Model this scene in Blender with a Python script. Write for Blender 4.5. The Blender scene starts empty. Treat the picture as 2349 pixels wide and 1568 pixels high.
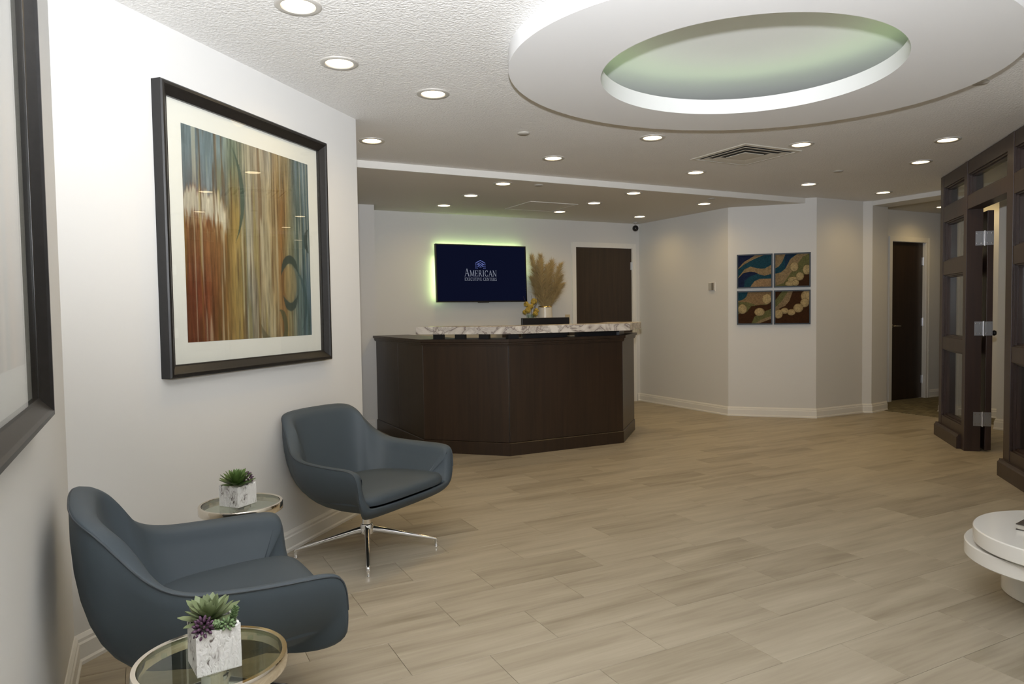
import bpy, bmesh, math, random
import numpy as np
from mathutils import Vector, Matrix
random.seed(7); np.random.seed(7)
R = math.radians
SC = bpy.context.scene
COL = SC.collection

# ------------------------------------------------------------------ camera
CAMH = 1.22
cam_d = bpy.data.cameras.new('camera'); cam = bpy.data.objects.new('camera', cam_d); COL.objects.link(cam)
cam_d.sensor_fit = 'HORIZONTAL'; cam_d.sensor_width = 36.0; cam_d.lens = 1635.0 * 36.0 / 2349.0
cam_d.clip_start = 0.02; cam_d.clip_end = 60
f0 = Vector((0.459217, 0.888324, 0.0)); r0 = Vector((0.888324, -0.459217, 0.0)); up = Vector((0, 0, 1))
PITCH, ROLL = 0.0432397, -0.0147713
fw = (f0 * math.cos(PITCH) - up * math.sin(PITCH)).normalized()
dn = (-f0 * math.sin(PITCH) - up * math.cos(PITCH)).normalized()
xr = r0 * math.cos(ROLL) - dn * math.sin(ROLL)
dr = r0 * math.sin(ROLL) + dn * math.cos(ROLL)
m3 = Matrix((xr, -dr, -fw)).transposed()
cam.matrix_world = Matrix.Translation((0, 0, CAMH)) @ m3.to_4x4()
SC.camera = cam

# ------------------------------------------------------------------ world, flash, exposure
w = bpy.data.worlds.new('world'); SC.world = w; w.use_nodes = True
w.node_tree.nodes['Background'].inputs[0].default_value = (0.5, 0.52, 0.55, 1)
w.node_tree.nodes['Background'].inputs[1].default_value = 0.05
SC.view_settings.view_transform = 'Standard'; SC.view_settings.look = 'None'
SC.view_settings.exposure = 0.08; SC.view_settings.gamma = 1.0; SC.view_settings.use_curve_mapping = False
FLASH = 825.0          # the camera's own flash, on its shoe above the lens, turned a little to the left
fl_d = bpy.data.lights.new('camera_flash', 'SPOT'); fl = bpy.data.objects.new('camera_flash', fl_d); COL.objects.link(fl)
fl_d.energy = FLASH; fl_d.color = (0.975, 1.0, 1.05); fl_d.shadow_soft_size = 0.03
fl_d.spot_size = R(128); fl_d.spot_blend = 0.9
fl.location = (0.0, 0.0, CAMH + 0.24)
FYAW, FUP = -5.0, 40.0
aim = (f0 * math.cos(R(FYAW)) - r0 * math.sin(R(FYAW))) + up * math.tan(R(FUP))
fl.rotation_euler = aim.to_track_quat('-Z', 'Y').to_euler()
LAMPW = 12.5           # watts of the warm beam inside each downlight
LAMP = 8.0
LED_RING, LED_TV = 4.0, 22.0

# ------------------------------------------------------------------ helpers
class MB:
    def __init__(s): s.v = []; s.f = []
    def add(s, vs, fs):
        n = len(s.v); s.v += [tuple(p) for p in vs]; s.f += [tuple(i + n for i in q) for q in fs]; return s
    def box(s, c, d, rz=0.0, M=None):
        x, y, z = d[0] / 2, d[1] / 2, d[2] / 2
        vs = [Vector(p) for p in ((-x,-y,-z),(x,-y,-z),(x,y,-z),(-x,y,-z),(-x,-y,z),(x,-y,z),(x,y,z),(-x,y,z))]
        T = Matrix.Translation(c) @ Matrix.Rotation(rz, 4, 'Z')
        if M is not None: T = M @ T
        return s.add([T @ p for p in vs], [(0,3,2,1),(4,5,6,7),(0,1,5,4),(1,2,6,5),(2,3,7,6),(3,0,4,7)])
    def prism(s, poly, z0, z1):
        n = len(poly)
        a = sum(poly[i][0]*poly[(i+1)%n][1]-poly[(i+1)%n][0]*poly[i][1] for i in range(n))
        if a < 0: poly = poly[::-1]
        vs = [(p[0], p[1], z0) for p in poly] + [(p[0], p[1], z1) for p in poly]
        fs = [tuple(range(n-1, -1, -1)), tuple(range(n, 2*n))] + [(i, (i+1)%n, n+(i+1)%n, n+i) for i in range(n)]
        return s.add(vs, fs)
    def tube(s, pts, r, n=8, cap=True):
        pts = [Vector(p) for p in pts]; k = len(pts); rs = r if isinstance(r, (list, tuple)) else [r]*k
        vs = []; prev = None
        for i, p in enumerate(pts):
            t = (pts[min(i+1,k-1)] - pts[max(i-1,0)]).normalized()
            if prev is None:
                a = t.orthogonal().normalized()
            else:
                a = prev - t * prev.dot(t); a = a.normalized() if a.length > 1e-6 else t.orthogonal().normalized()
            prev = a; b = t.cross(a)
            for j in range(n):
                q = 2*math.pi*j/n; vs.append(p + (a*math.cos(q) + b*math.sin(q))*rs[i])
        fs = [(i*n+j, i*n+(j+1)%n, (i+1)*n+(j+1)%n, (i+1)*n+j) for i in range(k-1) for j in range(n)]
        if cap: fs += [tuple(range(n-1,-1,-1)), tuple(range((k-1)*n, k*n))]
        return s.add(vs, fs)
    def lathe(s, prof, n=32, c=(0,0,0), closed=False):
        vs = []; k = len(prof)
        for (r, z) in prof:
            for j in range(n):
                q = 2*math.pi*j/n; vs.append((c[0]+r*math.cos(q), c[1]+r*math.sin(q), c[2]+z))
        rng = range(k if closed else k-1)
        fs = [(i*n+j, i*n+(j+1)%n, ((i+1)%k)*n+(j+1)%n, ((i+1)%k)*n+j) for i in rng for j in range(n)]
        if not closed:
            if prof[0][0] > 1e-6: fs.append(tuple(range(n-1,-1,-1)))
            if prof[-1][0] > 1e-6: fs.append(tuple(range((k-1)*n, k*n)))
        return s.add(vs, fs)
    def strip(s, pts, prof, side=1, closed=False):
        # sweep a closed profile of (offset, z) along a plan polyline, mitred at its corners
        P = [Vector((p[0], p[1])) for p in pts]; k = len(P); N = []
        for i in range(k):
            d0 = (P[i]-P[i-1]).normalized() if (i > 0 or closed) else None
            d1 = (P[(i+1)%k]-P[i]).normalized() if (i < k-1 or closed) else None
            n0 = Vector((-d0.y, d0.x)) if d0 else None; n1 = Vector((-d1.y, d1.x)) if d1 else None
            if n0 is None: v = n1
            elif n1 is None: v = n0
            else: v = (n0+n1)/(1+n0.dot(n1))
            N.append(v*side)
        m = len(prof); vs = [(P[i].x+N[i].x*d, P[i].y+N[i].y*d, z) for i in range(k) for d, z in prof]
        fs = [(i*m+j, ((i+1)%k)*m+j, ((i+1)%k)*m+(j+1)%m, i*m+(j+1)%m) for i in range(k if closed else k-1) for j in range(m)]
        if not closed: fs += [tuple(range(m)), tuple(range((k-1)*m+m-1, (k-1)*m-1, -1))]
        return s.add(vs, fs)

def obj(name, mb, mat, parent=None, smooth=None, bevel=None, kind=None, fix=True):
    me = bpy.data.meshes.new(name)
    me.from_pydata([tuple(v) for v in mb.v], [], mb.f)
    bm = bmesh.new(); bm.from_mesh(me)
    bmesh.ops.remove_doubles(bm, verts=bm.verts, dist=1e-6)
    if fix: bmesh.ops.recalc_face_normals(bm, faces=bm.faces)
    if bevel:
        es = [e for e in bm.edges if len(e.link_faces) == 2 and e.calc_face_angle(0) > R(30)]
        bmesh.ops.bevel(bm, geom=es, offset=bevel, segments=2, profile=0.5, affect='EDGES', clamp_overlap=True)
    bm.to_mesh(me); bm.free()
    if mat is not None: me.materials.append(mat)
    o = bpy.data.objects.new(name, me); COL.objects.link(o)
    if smooth:
        me.polygons.foreach_set('use_smooth', [True]*len(me.polygons))
        me.set_sharp_from_angle(angle=R(smooth))
    if parent: o.parent = parent
    if kind: o['kind'] = kind
    return o
def thing(name, label, cat, loc=(0,0,0), rz=0.0, group=None):
    o = bpy.data.objects.new(name, None); COL.objects.link(o); o.empty_display_size = 0.1
    o.location = loc; o.rotation_euler = (0, 0, rz); o['label'] = label; o['category'] = cat
    if group: o['group'] = group
    return o
def tag(o, label, cat, group=None):
    o['label'] = label; o['category'] = cat
    if group: o['group'] = group
    return o
def struct(name, mb, mat, **k): return obj(name, mb, mat, kind='structure', **k)
def copy_tree(o, parent=None):
    c = o.copy(); COL.objects.link(c); c.parent = parent
    for ch in list(o.children): copy_tree(ch, c)
    return c
def lin(c):
    c = np.asarray(c, float)/255.0
    return np.where(c <= 0.04045, c/12.92, ((c+0.055)/1.055)**2.4)
def L(r, g, b): return tuple(lin((r, g, b))) + (1.0,)

# ------------------------------------------------------------------ materials
def new_mat(name):
    m = bpy.data.materials.new(name); m.use_nodes = True
    return m, m.node_tree, m.node_tree.nodes['Principled BSDF']
def N(nt, t, **k):
    n = nt.nodes.new(t)
    for a, b in k.items(): setattr(n, a, b)
    return n
def plain(name, col, rough=0.5, metal=0.0, bump=0.0, bscale=200.0, spec=0.5, coat=0.0):
    m, nt, b = new_mat(name)
    b.inputs['Base Color'].default_value = col; b.inputs['Roughness'].default_value = rough
    b.inputs['Metallic'].default_value = metal; b.inputs['Specular IOR Level'].default_value = spec
    if coat: b.inputs['Coat Weight'].default_value = coat; b.inputs['Coat Roughness'].default_value = 0.08
    if bump:
        tc = N(nt, 'ShaderNodeTexCoord'); no = N(nt, 'ShaderNodeTexNoise'); bu = N(nt, 'ShaderNodeBump')
        no.inputs['Scale'].default_value = bscale; no.inputs['Detail'].default_value = 4
        bu.inputs['Strength'].default_value = bump; bu.inputs['Distance'].default_value = 0.002
        nt.links.new(tc.outputs['Object'], no.inputs['Vector']); nt.links.new(no.outputs['Fac'], bu.inputs['Height'])
        nt.links.new(bu.outputs['Normal'], b.inputs['Normal'])
    return m
def emit(name, col, s):
    m = bpy.data.materials.new(name); m.use_nodes = True; nt = m.node_tree
    nt.nodes.remove(nt.nodes['Principled BSDF']); e = N(nt, 'ShaderNodeEmission')
    e.inputs[0].default_value = col; e.inputs[1].default_value = s
    nt.links.new(e.outputs[0], nt.nodes['Material Output'].inputs[0]); return m
def pane(name, tint=(0.95, 0.97, 0.95, 1), rough=0.0, ior=1.5):
    m = bpy.data.materials.new(name); m.use_nodes = True; nt = m.node_tree
    nt.nodes.remove(nt.nodes['Principled BSDF'])
    t = N(nt, 'ShaderNodeBsdfTransparent'); g = N(nt, 'ShaderNodeBsdfGlossy'); lw = N(nt, 'ShaderNodeLayerWeight'); mx = N(nt, 'ShaderNodeMixShader')
    t.inputs[0].default_value = tint; g.inputs['Roughness'].default_value = rough; lw.inputs['Blend'].default_value = 0.5
    pw = N(nt, 'ShaderNodeMath', operation='POWER'); pw.inputs[1].default_value = 5.0; fr = N(nt, 'ShaderNodeMath', operation='MULTIPLY_ADD')
    fr.inputs[1].default_value = 0.96; fr.inputs[2].default_value = 0.04 * (ior - 1) / 0.5
    nt.links.new(lw.outputs['Facing'], pw.inputs[0]); nt.links.new(pw.outputs[0], fr.inputs[0])
    nt.links.new(fr.outputs[0], mx.inputs[0]); nt.links.new(t.outputs[0], mx.inputs[1]); nt.links.new(g.outputs[0], mx.inputs[2])
    nt.links.new(mx.outputs[0], nt.nodes['Material Output'].inputs[0]); return m
def wood(name, dark, light, rough=0.38, scale=(28, 28, 1.6), coat=0.15):
    m, nt, b = new_mat(name)
    tc = N(nt, 'ShaderNodeTexCoord'); mp = N(nt, 'ShaderNodeMapping'); mp.inputs['Scale'].default_value = scale
    n1 = N(nt, 'ShaderNodeTexNoise'); n1.inputs['Scale'].default_value = 1.0; n1.inputs['Detail'].default_value = 6; n1.inputs['Distortion'].default_value = 0.6
    cr = N(nt, 'ShaderNodeValToRGB'); cr.color_ramp.elements[0].color = dark; cr.color_ramp.elements[1].color = light
    cr.color_ramp.elements[0].position = 0.3; cr.color_ramp.elements[1].position = 0.75
    nt.links.new(tc.outputs['Object'], mp.inputs['Vector']); nt.links.new(mp.outputs[0], n1.inputs['Vector'])
    nt.links.new(n1.outputs['Fac'], cr.inputs['Fac']); nt.links.new(cr.outputs['Color'], b.inputs['Base Color'])
    b.inputs['Roughness'].default_value = rough; b.inputs['Coat Weight'].default_value = coat; b.inputs['Coat Roughness'].default_value = 0.25
    return m
def attr_mat(name, rough=0.6, bump=0.0, bscale=300):
    m, nt, b = new_mat(name); a = N(nt, 'ShaderNodeAttribute'); a.attribute_name = 'paint'
    nt.links.new(a.outputs['Color'], b.inputs['Base Color']); b.inputs['Roughness'].default_value = rough
    b.inputs['Specular IOR Level'].default_value = 0.2
    if bump:
        tc = N(nt, 'ShaderNodeTexCoord'); no = N(nt, 'ShaderNodeTexNoise'); bu = N(nt, 'ShaderNodeBump')
        no.inputs['Scale'].default_value = bscale; no.inputs['Detail'].default_value = 3
        bu.inputs['Strength'].default_value = bump; bu.inputs['Distance'].default_value = 0.004
        nt.links.new(tc.outputs['Object'], no.inputs['Vector']); nt.links.new(no.outputs['Fac'], bu.inputs['Height'])
        nt.links.new(bu.outputs['Normal'], b.inputs['Normal'])
    return m
def tile_mat(name, island):
    m, nt, b = new_mat(name); lk = nt.links.new
    geo = N(nt, 'ShaderNodeNewGeometry'); oi = N(nt, 'ShaderNodeObjectInfo')
    rnd = geo.outputs['Random Per Island'] if island else oi.outputs['Random']
    mul = N(nt, 'ShaderNodeMath', operation='MULTIPLY'); mul.inputs[1].default_value = 97.0; lk(rnd, mul.inputs[0])
    cmb = N(nt, 'ShaderNodeCombineXYZ'); lk(mul.outputs[0], cmb.inputs['Z']); lk(mul.outputs[0], cmb.inputs['X'])
    add = N(nt, 'ShaderNodeVectorMath', operation='ADD'); lk(geo.outputs['Position'], add.inputs[0]); lk(cmb.outputs[0], add.inputs[1])
    def noise(sc, det, dist=0.0):
        mp = N(nt, 'ShaderNodeMapping'); mp.inputs['Scale'].default_value = sc; mp.inputs['Rotation'].default_value = (0, 0, R(-5))
        lk(add.outputs[0], mp.inputs['Vector']); n = N(nt, 'ShaderNodeTexNoise'); n.inputs['Scale'].default_value = 1
        n.inputs['Detail'].default_value = det; n.inputs['Distortion'].default_value = dist; lk(mp.outputs[0], n.inputs['Vector']); return n.outputs['Fac']
    a = noise((1.3, 13, 1), 3, 0.4); c = noise((5, 70, 1), 3, 0.2)
    mx = N(nt, 'ShaderNodeMath', operation='MULTIPLY_ADD'); lk(a, mx.inputs[0]); mx.inputs[1].default_value = 0.85
    m2 = N(nt, 'ShaderNodeMath', operation='MULTIPLY'); lk(c, m2.inputs[0]); m2.inputs[1].default_value = 0.28; lk(m2.outputs[0], mx.inputs[2])
    m3_ = N(nt, 'ShaderNodeMath', operation='MULTIPLY_ADD'); lk(rnd, m3_.inputs[0]); m3_.inputs[1].default_value = 0.17; lk(mx.outputs[0], m3_.inputs[2])
    cr = N(nt, 'ShaderNodeValToRGB'); el = cr.color_ramp.elements
    el[0].position = 0.38; el[0].color = (0.245, 0.21, 0.155, 1); el[1].position = 0.92; el[1].color = (0.45, 0.405, 0.32, 1)
    e = cr.color_ramp.elements.new(0.62); e.color = (0.355, 0.312, 0.242, 1)
    lk(m3_.outputs[0], cr.inputs['Fac']); lk(cr.outputs['Color'], b.inputs['Base Color'])
    b.inputs['Roughness'].default_value = 0.42; b.inputs['Specular IOR Level'].default_value = 0.4
    return m
def marble_mat():
    m, nt, b = new_mat('marble'); lk = nt.links.new
    tc = N(nt, 'ShaderNodeTexCoord'); mp = N(nt, 'ShaderNodeMapping'); mp.inputs['Rotation'].default_value = (0.4, 0.7, 0.3); mp.inputs['Scale'].default_value = (3.2, 3.2, 5)
    lk(tc.outputs['Object'], mp.inputs['Vector'])
    n = N(nt, 'ShaderNodeTexNoise'); n.inputs['Scale'].default_value = 1.4; n.inputs['Detail'].default_value = 9; n.inputs['Distortion'].default_value = 1.3; lk(mp.outputs[0], n.inputs['Vector'])
    cr = N(nt, 'ShaderNodeValToRGB'); el = cr.color_ramp.elements
    el[0].position = 0.40; el[0].color = (0.62, 0.585, 0.54, 1); el[1].position = 0.62; el[1].color = (0.66, 0.63, 0.585, 1)
    for p, c in ((0.46, (0.46, 0.42, 0.38, 1)), (0.488, (0.17, 0.14, 0.135, 1)), (0.51, (0.5, 0.465, 0.43, 1)), (0.56, (0.40, 0.37, 0.345, 1))):
        e = el.new(p); e.color = c
    lk(n.outputs['Fac'], cr.inputs['Fac']); lk(cr.outputs['Color'], b.inputs['Base Color']); b.inputs['Roughness'].default_value = 0.25
    return m
def bark_mat():
    m, nt, b = new_mat('white_bark'); lk = nt.links.new
    tc = N(nt, 'ShaderNodeTexCoord'); mp = N(nt, 'ShaderNodeMapping'); mp.inputs['Scale'].default_value = (1, 1, 0.5); lk(tc.outputs['Object'], mp.inputs['Vector'])
    n = N(nt, 'ShaderNodeTexNoise'); n.inputs['Scale'].default_value = 120; n.inputs['Detail'].default_value = 6; n.inputs['Distortion'].default_value = 1.2; lk(mp.outputs[0], n.inputs['Vector'])
    n2 = N(nt, 'ShaderNodeTexNoise'); n2.inputs['Scale'].default_value = 20; n2.inputs['Detail'].default_value = 3; lk(mp.outputs[0], n2.inputs['Vector'])
    ad = N(nt, 'ShaderNodeMath', operation='MULTIPLY_ADD'); lk(n2.outputs['Fac'], ad.inputs[0]); ad.inputs[1].default_value = 0.9; lk(n.outputs['Fac'], ad.inputs[2])
    cr = N(nt, 'ShaderNodeValToRGB'); el = cr.color_ramp.elements
    el[0].position = 0.70; el[0].color = (0.12, 0.10, 0.09, 1); el[1].position = 0.92; el[1].color = (0.70, 0.69, 0.67, 1)
    e = el.new(0.79); e.color = (0.52, 0.50, 0.48, 1)
    lk(ad.outputs[0], cr.inputs['Fac']); lk(cr.outputs['Color'], b.inputs['Base Color'])
    bu = N(nt, 'ShaderNodeBump'); bu.inputs['Strength'].default_value = 0.9; bu.inputs['Distance'].default_value = 0.004
    lk(ad.outputs[0], bu.inputs['Height']); lk(bu.outputs['Normal'], b.inputs['Normal']); b.inputs['Roughness'].default_value = 0.85
    return m
def ceil_mat():
    m, nt, b = new_mat('textured_ceiling'); lk = nt.links.new
    tc = N(nt, 'ShaderNodeTexCoord')
    n = N(nt, 'ShaderNodeTexNoise'); n.inputs['Scale'].default_value = 100; n.inputs['Detail'].default_value = 4; n.inputs['Roughness'].default_value = 0.6; lk(tc.outputs['Object'], n.inputs['Vector'])
    v = N(nt, 'ShaderNodeTexVoronoi'); v.inputs['Scale'].default_value = 75; lk(tc.outputs['Object'], v.inputs['Vector'])
    ad = N(nt, 'ShaderNodeMath', operation='MULTIPLY_ADD'); lk(v.outputs['Distance'], ad.inputs[0]); ad.inputs[1].default_value = 0.5; lk(n.outputs['Fac'], ad.inputs[2])
    bu = N(nt, 'ShaderNodeBump'); bu.inputs['Strength'].default_value = 0.8; bu.inputs['Distance'].default_value = 0.006
    lk(ad.outputs[0], bu.inputs['Height']); lk(bu.outputs['Normal'], b.inputs['Normal'])
    n3 = N(nt, 'ShaderNodeTexNoise'); n3.inputs['Scale'].default_value = 1.3; n3.inputs['Detail'].default_value = 5; lk(tc.outputs['Object'], n3.inputs['Vector'])
    cr = N(nt, 'ShaderNodeValToRGB'); cr.color_ramp.elements[0].color = (0.71, 0.70, 0.675, 1); cr.color_ramp.elements[1].color = (0.81, 0.80, 0.775, 1)
    lk(n3.outputs['Fac'], cr.inputs['Fac']); lk(cr.outputs['Color'], b.inputs['Base Color']); b.inputs['Roughness'].default_value = 0.55
    return m
def carpet_mat():
    m, nt, b = new_mat('carpet'); lk = nt.links.new
    tc = N(nt, 'ShaderNodeTexCoord'); mp = N(nt, 'ShaderNodeMapping'); mp.inputs['Scale'].default_value = (6, 60, 1); lk(tc.outputs['Object'], mp.inputs['Vector'])
    n = N(nt, 'ShaderNodeTexNoise'); n.inputs['Scale'].default_value = 1; n.inputs['Detail'].default_value = 4; lk(mp.outputs[0], n.inputs['Vector'])
    cr = N(nt, 'ShaderNodeValToRGB'); cr.color_ramp.elements[0].color = (0.07, 0.06, 0.035, 1); cr.color_ramp.elements[1].color = (0.25, 0.22, 0.14, 1)
    cr.color_ramp.elements[0].position = 0.35; cr.color_ramp.elements[1].position = 0.7
    lk(n.outputs['Fac'], cr.inputs['Fac']); lk(cr.outputs['Color'], b.inputs['Base Color']); b.inputs['Roughness'].default_value = 0.95
    return m

W_PAINT = plain('wall_paint', (0.645, 0.64, 0.62, 1), 0.55, bump=0.05, bscale=350, spec=0.3)
W_TRIM = plain('trim_paint', (0.72, 0.71, 0.675, 1), 0.35, spec=0.4)
C_SMOOTH = plain('smooth_ceiling_paint', (0.68, 0.66, 0.61, 1), 0.7)
RING_W = plain('ring_paint', (0.74, 0.74, 0.735, 1), 0.55)
CEIL = ceil_mat()
TILE = tile_mat('floor_tile', False); TILE_F = tile_mat('floor_tile_far', True)
GROUT = plain('subfloor', (0.16, 0.14, 0.11, 1), 0.9)
CARPET = carpet_mat()
DESKW = wood('desk_wood', (0.016, 0.009, 0.0052, 1), (0.034, 0.0185, 0.0105, 1), 0.42)
DOORW = wood('door_wood', (0.019, 0.011, 0.006, 1), (0.036, 0.021, 0.012, 1), 0.4)
PARTW = wood('partition_wood', (0.024, 0.013, 0.010, 1), (0.042, 0.022, 0.016, 1), 0.42)
MARBLE = marble_mat(); BARK = bark_mat()
VINYL = plain('grey_blue_vinyl', (0.052, 0.068, 0.082, 1), 0.6, bump=0.12, bscale=900, spec=0.35)
SEAM = plain('seam_thread', (0.04, 0.05, 0.06, 1), 0.6)
CHROME = plain('chrome', (0.82, 0.82, 0.83, 1), 0.09, 1.0)
NICKEL = plain('polished_nickel', (0.80, 0.74, 0.64, 1), 0.10, 1.0)
BRUSHED = plain('brushed_nickel', (0.55, 0.52, 0.47, 1), 0.3, 1.0)
TRIMR = plain('downlight_trim', (0.55, 0.53, 0.49, 1), 0.35, 0.25)
STEEL = plain('hinge_steel', (0.62, 0.63, 0.66, 1), 0.35, 1.0)
BLACK = plain('black_plastic', (0.012, 0.012, 0.014, 1), 0.35)
FRAMEB = wood('black_frame_wood', (0.004, 0.004, 0.004, 1), (0.010, 0.009, 0.009, 1), 0.42, (60, 60, 60), 0.12)
MAT_W = plain('mat_board', (0.74, 0.72, 0.68, 1), 0.9, spec=0.1)
PGLASS = pane('picture_glass', (0.97, 0.98, 0.97, 1))
DGLASS = pane('door_glass', (0.86, 0.87, 0.82, 1))
TGLASS = pane('table_glass', (0.80, 0.84, 0.76, 1))
CLEAR = pane('clear_glass', (0.9, 0.95, 0.93, 1))
WHITE_L = plain('white_lacquer', (0.78, 0.77, 0.74, 1), 0.18, coat=0.3)
CERAMIC = plain('white_ceramic', (0.62, 0.59, 0.52, 1), 0.3)
GOLD = plain('gold_rim', (0.7, 0.5, 0.2, 1), 0.25, 1.0)
LENS = emit('downlight_lens', (1.0, 0.80, 0.50, 1), LAMP)
LEDG = emit('green_led', (0.72, 1.0, 0.50, 1), LED_RING)
LEDT = emit('tv_led', (0.70, 1.0, 0.38, 1), LED_TV)
SCREEN = emit('screen_glow', (0.006, 0.008, 0.026, 1), 0.6)
SCREEN_T = emit('screen_white', (0.50, 0.54, 0.66, 1), 0.42)
SCREEN_B = emit('screen_blue', (0.15, 0.19, 0.52, 1), 0.75)
THERMO = plain('thermostat_plastic', (0.42, 0.41, 0.38, 1), 0.4)
IVORY = plain('ivory_plate', (0.50, 0.42, 0.28, 1), 0.4)
VENT_M = plain('vent_metal', (0.55, 0.52, 0.45, 1), 0.45)
DUCT = plain('duct_dark', (0.05, 0.047, 0.04, 1), 0.8)
CAPM = plain('sprinkler_cap', (0.42, 0.40, 0.36, 1), 0.5)
WOOL = attr_mat('felted_wool', 0.95, 0.6, 160)
PRINT = attr_mat('art_print', 0.5)
BLUEFR = plain('blue_frame_paint', (0.035, 0.05, 0.07, 1), 0.6)
LEAF1 = plain('leaf_pale_green', (0.17, 0.21, 0.10, 1), 0.5)
LEAF2 = plain('leaf_deep_green', (0.085, 0.15, 0.035, 1), 0.5)
LEAF3 = plain('leaf_bright_green', (0.13, 0.20, 0.085, 1), 0.5)
PURPLE = plain('leaf_purple', (0.085, 0.035, 0.075, 1), 0.45)
GRAVEL = plain('white_gravel', (0.6, 0.6, 0.57, 1), 0.9, bump=0.8, bscale=120)
PAMPAS = plain('pampas_straw', (0.44, 0.33, 0.15, 1), 0.95)
YELLOW = plain('yellow_petals', (0.42, 0.30, 0.05, 1), 0.7)
TWIG = plain('dark_twig', (0.05, 0.03, 0.02, 1), 0.8)
BOOKC = plain('dark_book_cover', (0.06, 0.05, 0.045, 1), 0.35)
BOOKP = plain('book_pages', (0.55, 0.52, 0.46, 1), 0.8)

# ------------------------------------------------------------------ floor
ZC, ZL = 2.40, 2.345           # main ceiling, lower ceiling over the reception
sub = MB(); sub.box((4.6, 2.9, -0.03), (11.6, 11.0, 0.04))
floor = struct('floor', sub, GROUT)
TW, TL_ = 0.269, 0.574
G = 0.0006
def tile_bm(w, l):
    b = MB(); x, y = l/2-G, w/2-G
    b.add([(-x,-y,-0.009),(x,-y,-0.009),(x,y,-0.009),(-x,y,-0.009),(-x,-y,-0.0008),(x,-y,-0.0008),(x,y,-0.0008),(-x,y,-0.0008),
           (-x+.001,-y+.001,0),(x-.001,-y+.001,0),(x-.001,y-.001,0),(-x+.001,y-.001,0)],
          [(0,1,5,4),(1,2,6,5),(2,3,7,6),(3,0,4,7),(4,5,9,8),(5,6,10,9),(6,7,11,10),(7,4,8,11),(8,9,10,11)])
    return b
def in_lobby(x, y):
    return x > -0.6 and (y < x+3.6 or (x > 0.9 and y > 4.2)) and y > x-3.4 and y < 7.9 and x < 7.75
cells = []
for r in range(-14, 26):
    y = 1.576 + TW*(r) ; off = 0.482 if r % 2 == 0 else 0.192
    for k in range(-3, 15):
        x = off + TL_*k + TL_/2
        if in_lobby(x, y) or (in_lobby(x, y+0.4) and in_lobby(x+0.3, y)): cells.append((x, y))
def seen(c):
    p = Vector((c[0], c[1], -CAMH)); d = p.dot(fw)
    return d > 0.4 and abs(p.dot(xr))/d < 0.80 and abs(p.dot(dr))/d < 0.56
vis = sorted([c for c in cells if seen(c) and c[0]+c[1] > 1.5], key=lambda c: c[0]**2+c[1]**2)
near = vis[:298]; nset = set(near)
t0 = obj('tile', tile_bm(TW, TL_), TILE, floor); t0.location = (near[0][0], near[0][1], 0)
for c in near[1:]:
    t = t0.copy(); COL.objects.link(t); t.parent = floor; t.location = (c[0], c[1], 0)
far = MB()
for c in cells:
    if c not in nset:
        b = tile_bm(TW, TL_); far.add([(v[0]+c[0], v[1]+c[1], v[2]) for v in b.v], b.f)
obj('tile', far, TILE_F, floor, kind='stuff')
car = MB(); car.prism([(7.62, 3.0), (10.2, 3.0), (10.2, 5.85), (7.62, 5.85)], -0.012, 0.004)
struct('floor', car, CARPET)

# ------------------------------------------------------------------ ceilings
OUT = ((2.617, 2.513), 1.194, 1.026, -0.073)      # outer edge of the hanging ring (ellipse)
INN = ((2.574, 2.517), 0.715, 0.672, 0.319)       # its opening
def ell(e, n=96, k=1.0):
    (cx, cy), a, b, th = e; o = []
    for i in range(n):
        q = 2*math.pi*i/n; x, y = a*k*math.cos(q), b*k*math.sin(q)
        o.append((cx+x*math.cos(th)-y*math.sin(th), cy+x*math.sin(th)+y*math.cos(th)))
    return o
HOLE = ((2.617, 2.513), 1.13, 0.965, -0.073)
def plate_with_hole(outer, hole, z):
    bm = bmesh.new()
    def loop(p):
        vs = [bm.verts.new((x, y, z)) for x, y in p]
        return [bm.edges.new((vs[i], vs[(i+1)%len(vs)])) for i in range(len(vs))]
    e = loop(outer) + loop(hole)
    bmesh.ops.triangle_fill(bm, use_beauty=True, edges=e)
    b = MB(); bm.verts.index_update(); b.v = [tuple(v.co) for v in bm.verts]; b.f = [tuple(v.index for v in f.verts) for f in bm.faces]
    bm.free(); return b
FASC = 5.485
cb = plate_with_hole([(-0.8, -2.4), (7.40, -2.4), (7.40, FASC), (-0.8, FASC)], ell(HOLE), ZC)
n0 = len(cb.v)
cb2 = plate_with_hole([(-0.8, -2.4), (7.40, -2.4), (7.40, FASC), (-0.8, FASC)], ell(HOLE), ZC+0.06)
cb.add(cb2.v, cb2.f)
ceiling = struct('ceiling', cb, CEIL, fix=False)
lc = MB(); lc.prism([(0.8, FASC), (7.0, FASC), (7.0, 8.0), (0.8, 8.0)], ZL, ZL+0.12)
struct('ceiling', lc, C_SMOOTH)
fa = MB(); fa.box((3.6, FASC-0.012, (ZL+ZC)/2), (5.85, 0.024, ZC-ZL+0.001))
struct('trim_1', fa, W_TRIM)
cc = MB(); cc.prism([(7.40, 2.4), (10.4, 2.4), (10.4, 6.0), (7.40, 6.0)], 2.42, 2.5)
struct('ceiling', cc, C_SMOOTH)

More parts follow.
